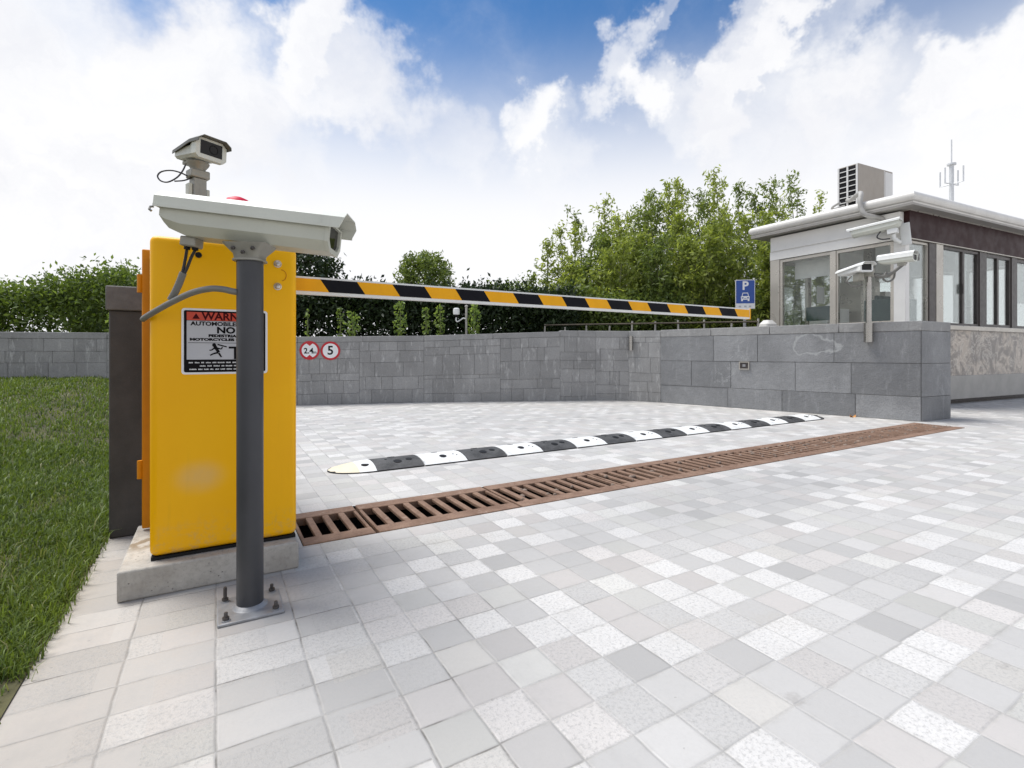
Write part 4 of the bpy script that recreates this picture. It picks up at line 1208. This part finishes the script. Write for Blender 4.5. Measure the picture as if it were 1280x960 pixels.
# roof: soffit slab + rounded gutter edge
O = .20
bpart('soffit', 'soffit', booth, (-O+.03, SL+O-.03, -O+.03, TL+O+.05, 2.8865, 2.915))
m = MB()
def eave_ring(d, z):
    o = O-d; return [MBooth @ Vector(q) for q in ((-o, -o, z), (SL+o, -o, z), (SL+o, TL+o+.08, z), (-o, TL+o+.08, z))]
rings = [eave_ring(.032, 2.916), eave_ring(.020, 2.935)]
for i in range(9):
    a = R(-80+20*i); rings.append(eave_ring(.075-.075*math.cos(a), 3.015+.075*math.sin(a)))
rings += [eave_ring(.12, 3.086), eave_ring(.125, 3.07), eave_ring(.5, 3.075)]
m.loft(rings); m.build('roof', 'roof_white', booth, smooth=35)
# interior furniture
bpart('desk', 'desk_green', booth, (.14, .62, .14, .62, 1.24, 1.62), bevel=.01)
m = MB()
for k in range(14): bb_(m, 1.72+.028*k, 1.742+.028*k, .13+.018*(k % 2), .15+.018*(k % 2), 1.30, 2.42)
m.build('curtain', 'curtain', booth)
bpart('shelf', 'interior', booth, (2.6, 3.6, TL-.5, TL-.12, 1.24, 2.0))
bpart('cabinet', 'curtain', booth, (.9, 1.55, TL-.45, TL-.12, 1.24, 1.62), bevel=.008)
bpart('notice', 'sign_white', booth, (1.2, 1.42, TL-.078, TL-.076, 1.75, 2.06))
bpart('post', 'booth_steel', booth, (1.02, 1.14, .98, 1.10, 1.24, 2.79))
bpart('locker', 'booth_steel', booth, (1.7, 2.3, 1.5, 1.9, 1.24, 2.15), bevel=.01)
bpart('side_blind', 'curtain', booth, (3.6, 4.2, .13, .135, 1.7, 2.42))
bpart('chair_back', 'desk_green', booth, (.75, 1.15, .75, .80, 1.30, 1.75), bevel=.02)
m = MB(); 
for k in range(12): bb_(m, .10, .115, 1.25+.05*k, 1.285+.05*k, 1.9+.02*(k % 3), 2.42)
bpart('blind', 'curtain', booth, (.35, .37, 1.15, 1.85, 2.12, 2.42))
bpart('monitor', 'desk_green', booth, (.30, .34, 1.22, 1.62, 1.36, 1.60))

# air conditioner on the roof
s0, t0 = .30, .80; ac0 = BC + BR*s0 + BL*t0 + Vector((0,0,3.077))
ac = thing('air_conditioner', 'beige outdoor air conditioner with louvred side on the booth roof', 'air conditioner', ac0, 0)
AW, AD, AH = 1.0, .30, .79
m = MB(); m.box(0.022, AW, 0, AD, .06, AH, 0, MBooth); m.build('case', 'ac_beige', ac, bevel=.008)
m = MB(); m.box(.74, .755, -.003, .0, .08, AH-.02, 0, MBooth); m.box(.77, .99, -.004, .0, .08, AH-.03, 0, MBooth); m.build('service_panel', 'ac_white', ac)
m = MB(); m.box(.014, .0215, .02, AD-.02, .08, AH-.02, 0, MBooth); gr = m.build('grille', 'black_plastic', ac)
m = MB()
for k in range(8): m.box(0, .012, .03, AD-.03, .10+.085*k, .112+.085*k, 0, MBooth)
for t in (0, AD/2-.01, AD-.022): m.box(-.004, .014, t, t+.022, .07, AH-.01, 0, MBooth)
m.build('louvre', 'ac_white', gr)
for x in (.1, .8):
    m = MB(); m.box(x, x+.06, -.02, AD+.02, 0, .059, 0, MBooth); m.build('foot', 'galvanised', ac)
# insulated pipe looping over the eave
def BP(s, t, z): return BC + BR*s + BL*t + Vector((0,0,z))
m = MB()
m.tube(spline([BP(.31, .95, 3.30), BP(.12, .80, 3.24), BP(-.02, .62, 3.26), BP(-.16, .50, 3.22), BP(-.235, .47, 3.10), BP(-.25, .45, 2.98), BP(-.235, .40, 2.87), BP(-.15, .33, 2.83), BP(-.03, .28, 2.80), BP(.0, .27, 2.72)]), .034, 12)
m.tube(spline([BP(.31, 1.0, 3.22), BP(.1, 1.05, 3.15), BP(-.08, .95, 3.14), BP(-.16, .8, 3.16)]), .018, 8)
tag(m.build('coolant_pipe', 'pipe_wrap', smooth=60), 'grey insulated pipe looping over the booth roof edge', 'pipe')
# antenna
an = thing('antenna', 'thin radio antenna with ring of short rods on the booth roof', 'antenna', BP(3.1, .75, 3.076), 0)
m = MB(); m.cyl((0,0,0), (0,0,1.22), .035, 10); m.cyl((0,0,1.22), (0,0,1.66), .010, 8); m.lathe([(.07, 1.19), (.07, 1.22), (.02, 1.235)], 12); m.build('mast', 'antenna_grey', an, smooth=40)
for k in range(4):
    a = R(20+90*k); x, y = .185*math.cos(a), .185*math.sin(a)
    m = MB(); m.tube([(0,0,.84), (x, y, .84), (x, y, 1.12)], .013, 8); m.build('rod', 'antenna_grey', an)

# camera under the eave
p = BP(-.155, -.02, 2.70); dv = (BP(-.26, .62, 2.66)-p); yaw = math.atan2(dv.y, dv.x)
M3 = Matrix.Translation(p) @ Matrix.Rotation(yaw, 4, 'Z') @ Matrix.Rotation(R(5), 4, 'Y')
c3 = thing('surveillance_camera', 'white camera housing hung under the booth roof corner', 'security camera', M=M3, group='surveillance cameras')
housing(c3, .60, .17, .10, 'white_paint', 'cream_paint', visor=.05)
m = MB(); m.box(.05, .17, -.05, .05, -.17, -.1005); m.tube([(.11, 0, -.172), (.11, -.02, -.24), (.06, -.10, -.30)], .03, 10); m.box(-.06, .06, -.17, -.14, -.34, -.02)
m.build('bracket', 'white_paint', c3, bevel=.004)
m = MB(); m.tube(spline([(.25, .02, -.10), (.30, .02, -.17), (.24, .02, -.22), (.15, .0, -.23)]), .009, 8); m.build('cable', 'cable_black', c3)

# ------------------------------------------------------------------ pole with two cameras on the wall
p = on_wall(1087, P0, P1); q = p+nR*.060
pt = thing('camera_pole', 'stainless pole clamped to the slate wall top carrying two cameras', 'pole', (q.x, q.y, .93), azR)
m = MB(); m.lathe([(.050, 0), (.050, .235), (.040, .236)], 24); m.build('sleeve', 'steel', pt, smooth=40)
for z_ in (.03, .15):
    m = MB(); m.box(-.018, .018, .046, .056, z_, z_+.04); m.build('strap', 'bolt_dark', pt)
m = MB(); m.lathe([(.030, .2365), (.030, .80)], 24); m.build('tube', 'steel', pt, smooth=40)
m = MB(); m.box(-.055, .055, -.05, .05, .801, .90); m.lathe([(.045, .9005), (.03, .94)], 14); m.build('head', 'grey_cast', pt, bevel=.005)
hx = Vector((q.x, q.y, .93))
m = MB()
aR = at(1128, 331, q.y+.0)-hx
aL = at(1092, 343, q.y-.02)-hx
iv = Matrix.Rotation(-azR, 4, 'Z')
m.tube([iv @ v for v in spline([aL, at(1100, 346, q.y)-hx, at(1112, 343, q.y)-hx, aR, at(1132, 328, q.y)-hx])], .022, 10)
m.tube([iv @ v for v in spline([at(1108, 340, q.y)-hx, at(1104, 348, q.y)-hx, at(1110, 352, q.y)-hx, at(1117, 348, q.y)-hx, at(1119, 338, q.y)-hx])], .011, 8)
m.tube([iv @ v for v in spline([at(1064, 345, q.y)-hx, at(1059, 352, q.y)-hx, at(1066, 358, q.y)-hx, at(1078, 356, q.y)-hx])], .011, 8)
m.build('crossarm', 'conduit_grey', pt, smooth=50)
# right-hand camera, looking along +x
pr_ = at(1099, 326, q.y)
M4 = Matrix.Translation((pr_.x, pr_.y, pr_.z-.005)) @ Matrix.Rotation(R(-60), 4, 'Z')
c4 = thing('surveillance_camera', 'white camera on the wall pole looking right with dark end window', 'security camera', M=M4, group='surveillance cameras')
housing(c4, .37, .13, .055, 'white_paint', 'cream_paint', visor=.0, side=.045, rise=.02)
m = MB(); m.box(.20, .27, -.03, .03, -.09, -.056); m.build('bracket', 'grey_cast', c4)
m = MB(); m.box(.27, .36, .075, .14, -.035, .045); m.build('lamp_unit', 'booth_dark', c4, bevel=.006)
# left-hand camera, looking at the driveway
pl_ = at(1052, 345, q.y+.28)
tgt = at(1078, 343, q.y-.08); dv = tgt-pl_; yaw = math.atan2(dv.y, dv.x)
M5 = Matrix.Translation((pl_.x, pl_.y, pl_.z+.03)) @ Matrix.Rotation(yaw, 4, 'Z') @ Matrix.Rotation(R(-2), 4, 'Y')
c6 = thing('surveillance_camera', 'white camera on the wall pole facing the driveway with dark square window', 'security camera', M=M5, group='surveillance cameras')
m = MB(); LL = .43
m.loft([rg(0, .055, .016, -.032, .010), rg(.02, .063, .020, -.040, .012), rg(LL-.08, .068, .030, -.049, .014), rg(LL-.035, .080, .047, -.060, .016), rg(LL, .080, .047, -.060, .016)])
bd = m.build('body', 'white_paint', c6, smooth=25)
m = MB(); m.add([(LL+.0006, y, z) for y, z in ((-.060, -.040), (.060, -.040), (.060, .034), (-.060, .034))], [(0,1,2,3)]); m.build('window', 'lens_glass', bd)
m = MB(); vs = [(x, y*.95, z-(0 if x > .3 else .018)) for x in (0, LL-.06, LL+.05) for y, z in pr]
m.add(vs, fs); m.build('sunshield', 'white_paint', c6, solid=.004)
m = MB(); m.box(.24, .34, -.035, .035, -.15, -.061); m.build('bracket', 'grey_cast', c6, bevel=.004)

# ------------------------------------------------------------------ vegetation
def clumps(n_cl, box, r_cl, per, shell=None):
    """leaf positions gathered in clumps; box = (cx,cy,cz,rx,ry,rz)"""
    cx, cy, cz, rx, ry, rz_ = box
    d = rng.normal(size=(n_cl, 3)); d /= np.linalg.norm(d, axis=1, keepdims=True)
    rad = rng.random(n_cl)**(1/2.2)
    if shell: rad = shell + (1-shell)*rad
    C = np.array([cx, cy, cz]) + d*rad[:, None]*np.array([rx, ry, rz_])
    P = (C[:, None, :] + rng.normal(size=(n_cl, per, 3))*r_cl).reshape(-1, 3)
    ct = rng.normal(0, .14, n_cl)
    t = np.clip(np.repeat(ct, per) + .4 + rng.normal(0, .2, n_cl*per), 0, .98)
    return P, t
def trunk(name, base_, pts, r0, r1, parent, mat_='trunk_bark'):
    m = MB(); n_ = len(pts); m.tube(pts, [r0+(r1-r0)*i/(n_-1) for i in range(n_)], 8)
    return m
def ball_tree(name, label, cat, x, y, z0, zt, rx, ry, leafm, nleaf, size, group=None, zmin=None):
    t = thing(name, label, cat, (x, y, z0), 0, group)
    zc = ((zmin if zmin is not None else z0+.4)+zt)/2; rz_ = zt-zc
    m = trunk('trunk', None, [(0,0,-.02), (.03, 0, (zc-z0)*.5), (0, .02, zc-z0+rz_*.4)], .09, .03, t)
    for k in range(9):
        a = k*2.4; zz = (zc-z0)*(.6+.07*k); m.tube([(0,0,zz), (rx*.4*math.cos(a), ry*.4*math.sin(a), zz+.25), (rx*.75*math.cos(a), ry*.75*math.sin(a), zz+.5)], [.035, .02, .008], 6)
    m.build('trunk', 'trunk_bark', t)
    P, tt = clumps(nleaf//14, (0, 0, zc-z0, rx*.92, ry*.92, rz_*.92), .085*max(rx, .6), 14, .45)
    leaf_mesh('crown', P, rng.uniform(size*.6, size*1.3, len(P)), leafm, t, tint=tt)
    return t
# hedge on the left
def hedge(label, A, B, z0, zt, depth, leafm, n, size, bumpy=.18, name='hedge', top_fn=None, group='hedges behind the wall', mix_light=True):
    A, B = Vector(A), Vector(B); c = (A+B)/2
    t = thing(name, label, 'hedge', (c.x, c.y, z0), 0, group)
    L = (B-A).length; d = (B-A).normalized(); nn_ = Vector((-d.y, d.x, 0))
    ncl = n//16
    s = rng.random(ncl)*L; q = rng.uniform(-.5, .5, ncl)*depth
    topv = np.array([(top_fn(x/L) if top_fn else 1.0) for x in s])*(zt-z0) + np.sin(s*2.7+A.x)*bumpy*.5 + rng.normal(0, bumpy*.35, ncl)
    # keep clumps near front or top
    zf = rng.random(ncl)**.8
    front = rng.random(ncl) < .55
    q = np.where(front, -.5*depth+rng.random(ncl)*.25, q)
    zf = np.where(front, zf, 1-rng.random(ncl)*.25)
    z = zf*topv
    C = np.stack([A.x-c.x+d.x*s+nn_.x*q, A.y-c.y+d.y*s+nn_.y*q, z], 1)
    P = (C[:, None, :] + rng.normal(size=(ncl, 16, 3))*np.array([.13, .13, .10])).reshape(-1, 3)
    tt = np.clip(np.repeat(rng.normal(.35, .16, ncl), 16)+rng.normal(0, .18, ncl*16), 0, .98)
    ok = P[:, 2] > 0
    leaf_mesh('foliage', P[ok], rng.uniform(size*.6, size*1.3, int(ok.sum())), leafm, t, tint=tt[ok])
    m = MB()
    k = max(3, int(L/.45))
    for i in range(k):
        p_ = A.lerp(B, (i+.5)/k)-c; m.tube([(p_.x, p_.y, -.02), (p_.x+.04, p_.y, (zt-z0)*.5), (p_.x-.03, p_.y+.03, (zt-z0)*.85)], [.03, .02, .008], 6)
    m.build('stems', 'trunk_bark', t)
    return t
hedge('broad dark green hedge with light tips on the lawn side of the pillar', (-12.0, 8.3, 0), (-5.6, 9.2, 0), BZ, 1.95, 1.2, 'leaf_hedge', 30000, .085, .20, top_fn=lambda s: 1.0+.12*math.sin(9*s+.6)+(-.16 if s > .88 else 0))
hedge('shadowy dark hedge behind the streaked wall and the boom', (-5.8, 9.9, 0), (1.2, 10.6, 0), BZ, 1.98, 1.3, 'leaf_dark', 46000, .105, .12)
hedge('loose light-tipped hedge between the round bush and the tall trees', (-.9, 13.0, 0), (1.6, 13.0, 0), BZ, 2.42, .8, 'leaf_hedge', 7000, .10, .2)
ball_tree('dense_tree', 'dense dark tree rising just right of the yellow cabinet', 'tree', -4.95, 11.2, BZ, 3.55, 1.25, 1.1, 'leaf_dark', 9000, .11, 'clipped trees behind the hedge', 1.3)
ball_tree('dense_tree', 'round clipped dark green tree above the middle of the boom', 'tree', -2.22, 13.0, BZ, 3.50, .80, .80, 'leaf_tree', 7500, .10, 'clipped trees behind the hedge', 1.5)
ball_tree('leafy_tree', 'broad bright leafed tree behind the left hedge', 'tree', -10.0, 12.5, BZ, 2.6, 1.2, 1.0, 'leaf_hedge', 5000, .11, 'trees behind the left hedge', 1.2)
ball_tree('leafy_tree', 'lower bright leafed tree behind the pillar', 'tree', -8.8, 12.4, BZ, 2.7, .95, .9, 'leaf_hedge', 3500, .11, 'trees behind the left hedge', 1.3)

# slender loose trees right of centre
def slim_tree(x, y, zt, w_, label, dens_=1.0, zlow=1.2, leafm='leaf_bamboo', size=.115, seed=0):
    rnd = random.Random(seed)
    t = thing('slender_tree', label, 'tree', (x, y, BZ), 0, 'slender trees behind the boom')
    m = MB(); P, tt = [], []
    def put(c_, s_, n_, dark=0):
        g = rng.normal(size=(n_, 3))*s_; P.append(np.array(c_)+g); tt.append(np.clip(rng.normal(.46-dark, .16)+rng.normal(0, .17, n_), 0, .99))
    nst = 3 if dens_ > 1 else 2
    for st in range(nst):
        hh = (zt-BZ)*(.97 if st == 0 else rnd.uniform(.66, .95))
        ox_, oy_ = (0, 0) if st == 0 else (rnd.uniform(-.8, .8)*w_, rnd.uniform(-.5, .5)*w_)
        lx, ly, ph = rnd.uniform(-.10, .10), rnd.uniform(-.08, .08), rnd.uniform(0, 6)
        def ax(f): return Vector((ox_+lx*f*f*hh+.03*math.sin(5*f+ph), oy_+ly*f*f*hh, f*hh))
        m.tube([ax(i/8) + (Vector((0,0,-.02)) if i == 0 else Vector()) for i in range(9)], [.022*(1-i/9)+.005 for i in range(9)], 6)
        nb = int(33*dens_); f0 = (zlow-BZ)/hh
        for k in range(nb):
            f = f0 + (1-f0)*(k+rnd.random())/nb
            b = ax(min(f, .985)); a = rnd.uniform(0, 6.283)
            prof = w_*(.45 if f < .35 else .66 if f < .65 else .60 if f < .82 else .38)
            ln = max(.09, prof)*rnd.choice((.4, .6, .8, 1.0, 1.35))
            e = b + Vector((math.cos(a)*ln, math.sin(a)*ln, ln*rnd.uniform(.2, 1.2)))
            mid = b.lerp(e, .5)+Vector((math.cos(a)*ln*.12, math.sin(a)*ln*.12, -.02))
            m.tube([b, mid, e], [.008, .005, .0025], 5)
            for q in (.3, .5, .68, .84, 1.0):
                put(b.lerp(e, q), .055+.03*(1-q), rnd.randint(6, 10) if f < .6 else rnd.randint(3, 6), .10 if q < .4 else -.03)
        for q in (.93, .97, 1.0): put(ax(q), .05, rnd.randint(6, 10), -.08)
    m.build('trunk', 'bamboo_stem', t)
    P = np.concatenate(P); tt = np.concatenate(tt)
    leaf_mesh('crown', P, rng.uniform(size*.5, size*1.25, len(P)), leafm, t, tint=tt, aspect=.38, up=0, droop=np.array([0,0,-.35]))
    return t
specs = [  # u, v_top, Y, width, label
 (668, 345, 12.5, .35, 'lowest thin slender tree at the left end of the row'),
 (688, 303, 12.0, .38, 'thin slender tree second from the left end of the row'),
 (716, 276, 12.2, .48, 'slender tree rising above its left neighbours where the row steps up'),
 (745, 292, 11.6, .50, 'slender light green tree before the rising left part of the row'),
 (758, 250, 12.6, .52, 'slender tree with a pointed airy tip left of the row middle'),
 (785, 272, 11.4, .55, 'bushy slender tree in the front of the row middle'),
 (812, 240, 12.4, .58, 'slender tree with spread branch tips at the row middle'),
 (832, 226, 12.9, .55, 'slender tree with one long thin top shoot'),
 (848, 262, 11.2, .60, 'thick leafy slender tree standing behind the boom stripes'),
 (874, 234, 12.0, .62, 'leafy slender tree just left of the tallest crown'),
 (905, 206, 12.6, .62, 'tallest slender tree with dark loose top leaves'),
 (915, 262, 10.8, .58, 'dark leafy slender tree directly behind the parking sign'),
 (942, 226, 12.2, .60, 'slender tree with a bright crown near the booth'),
 (958, 262, 11.0, .45, 'shaded slender tree beside the left booth column'),
 (975, 238, 12.8, .55, 'slender tree half hidden by the booth roof tip'),
 (1002, 212, 13.4, .42, 'airy tree top showing above the booth roof'),
 (1022, 236, 13.6, .35, 'small leafy shoot next to the air conditioner'),
 (702, 318, 11.2, .40, 'short slender tree filling the low left corner of the row'),
 (731, 262, 13.2, .42, 'narrow slender tree peeping between two left ones'),
 (770, 300, 10.9, .48, 'short bright slender tree low in front of the row middle'),
 (798, 262, 13.2, .45, 'slender tree behind the row between two pointed tips'),
 (822, 296, 10.8, .50, 'short leafy slender tree low behind the boom stripes'),
 (860, 215, 13.4, .42, 'slender tree with a sparse tip left of the tallest crown'),
 (880, 286, 10.7, .50, 'short dense slender tree low and left of the parking sign'),
 (922, 222, 13.3, .45, 'slender tree with a thin tip right of the tallest crown')]
for i, (u, v, Y, w_, lab) in enumerate(specs):
    p = at(u, v, Y)
    dens_ = 1.25 if 740 < u < 960 else .85
    slim_tree(p.x, p.y, p.z, w_*1.0, lab, dens_, leafm='leaf_bamboo' if i % 3 else 'leaf_tree', seed=i+3)
# understorey that closes the row at the bottom
hedge('tangled shaded undergrowth hedge below the slender trees', (1.0, 10.9, 0), (5.6, 11.6, 0), BZ, 1.95, 1.2, 'leaf_tree', 26000, .10, .25)

# young light green shrubs along the wall
def sapling(u, vt, Y, w_, label, n=130, thin=False):
    p = at(u, vt, Y); h = p.z-BZ
    t = thing('young_shrub', label, 'shrub', (p.x, p.y, BZ), 0, 'young shrubs along the wall')
    m = MB(); m.tube([(0,0,-.02), (.01,0,h*.5), (0,.01,h)], [.012, .009, .004], 6); m.build('stem', 'bamboo_stem', t)
    z = rng.uniform(.15, 1.02, n)*h
    rad = w_*(.4+.6*np.sin(np.pi*np.clip((z/h-.1), 0, 1)))
    a = rng.uniform(0, 6.283, n); r_ = rad*np.sqrt(rng.random(n))
    P = np.stack([r_*np.cos(a), r_*np.sin(a), z], 1)
    leaf_mesh('leaves', P, rng.uniform(.04, .085, n), 'leaf_fresh', t, aspect=.55)
for u, vt, Y, w_, n, lab in [(384, 386, 8.6, .04, 26, 'thinnest bare-stemmed young shrub next to the yellow cabinet'), (425, 386, 8.8, .07, 50, 'small sparse young shrub between the round signs and the bright shrub'),
     (440, 390, 8.7, .14, 150, 'bright young shrub with a lean, right of the round signs'), (500, 378, 8.9, .14, 170, 'tall yellowish young shrub under the boom, left of three close together'),
     (532, 386, 9.0, .09, 90, 'narrow young shrub left of the thin camera pole'), (550, 382, 9.0, .10, 120, 'young shrub closest to the tiny white camera'),
     (592, 381, 8.95, .13, 220, 'pointed leafy young shrub just right of the thin camera pole'), (137, 386, 8.0, .05, 30, 'wispy shoot beside the dark pillar edge')]:
    sapling(u, vt, Y, w_, lab, n)
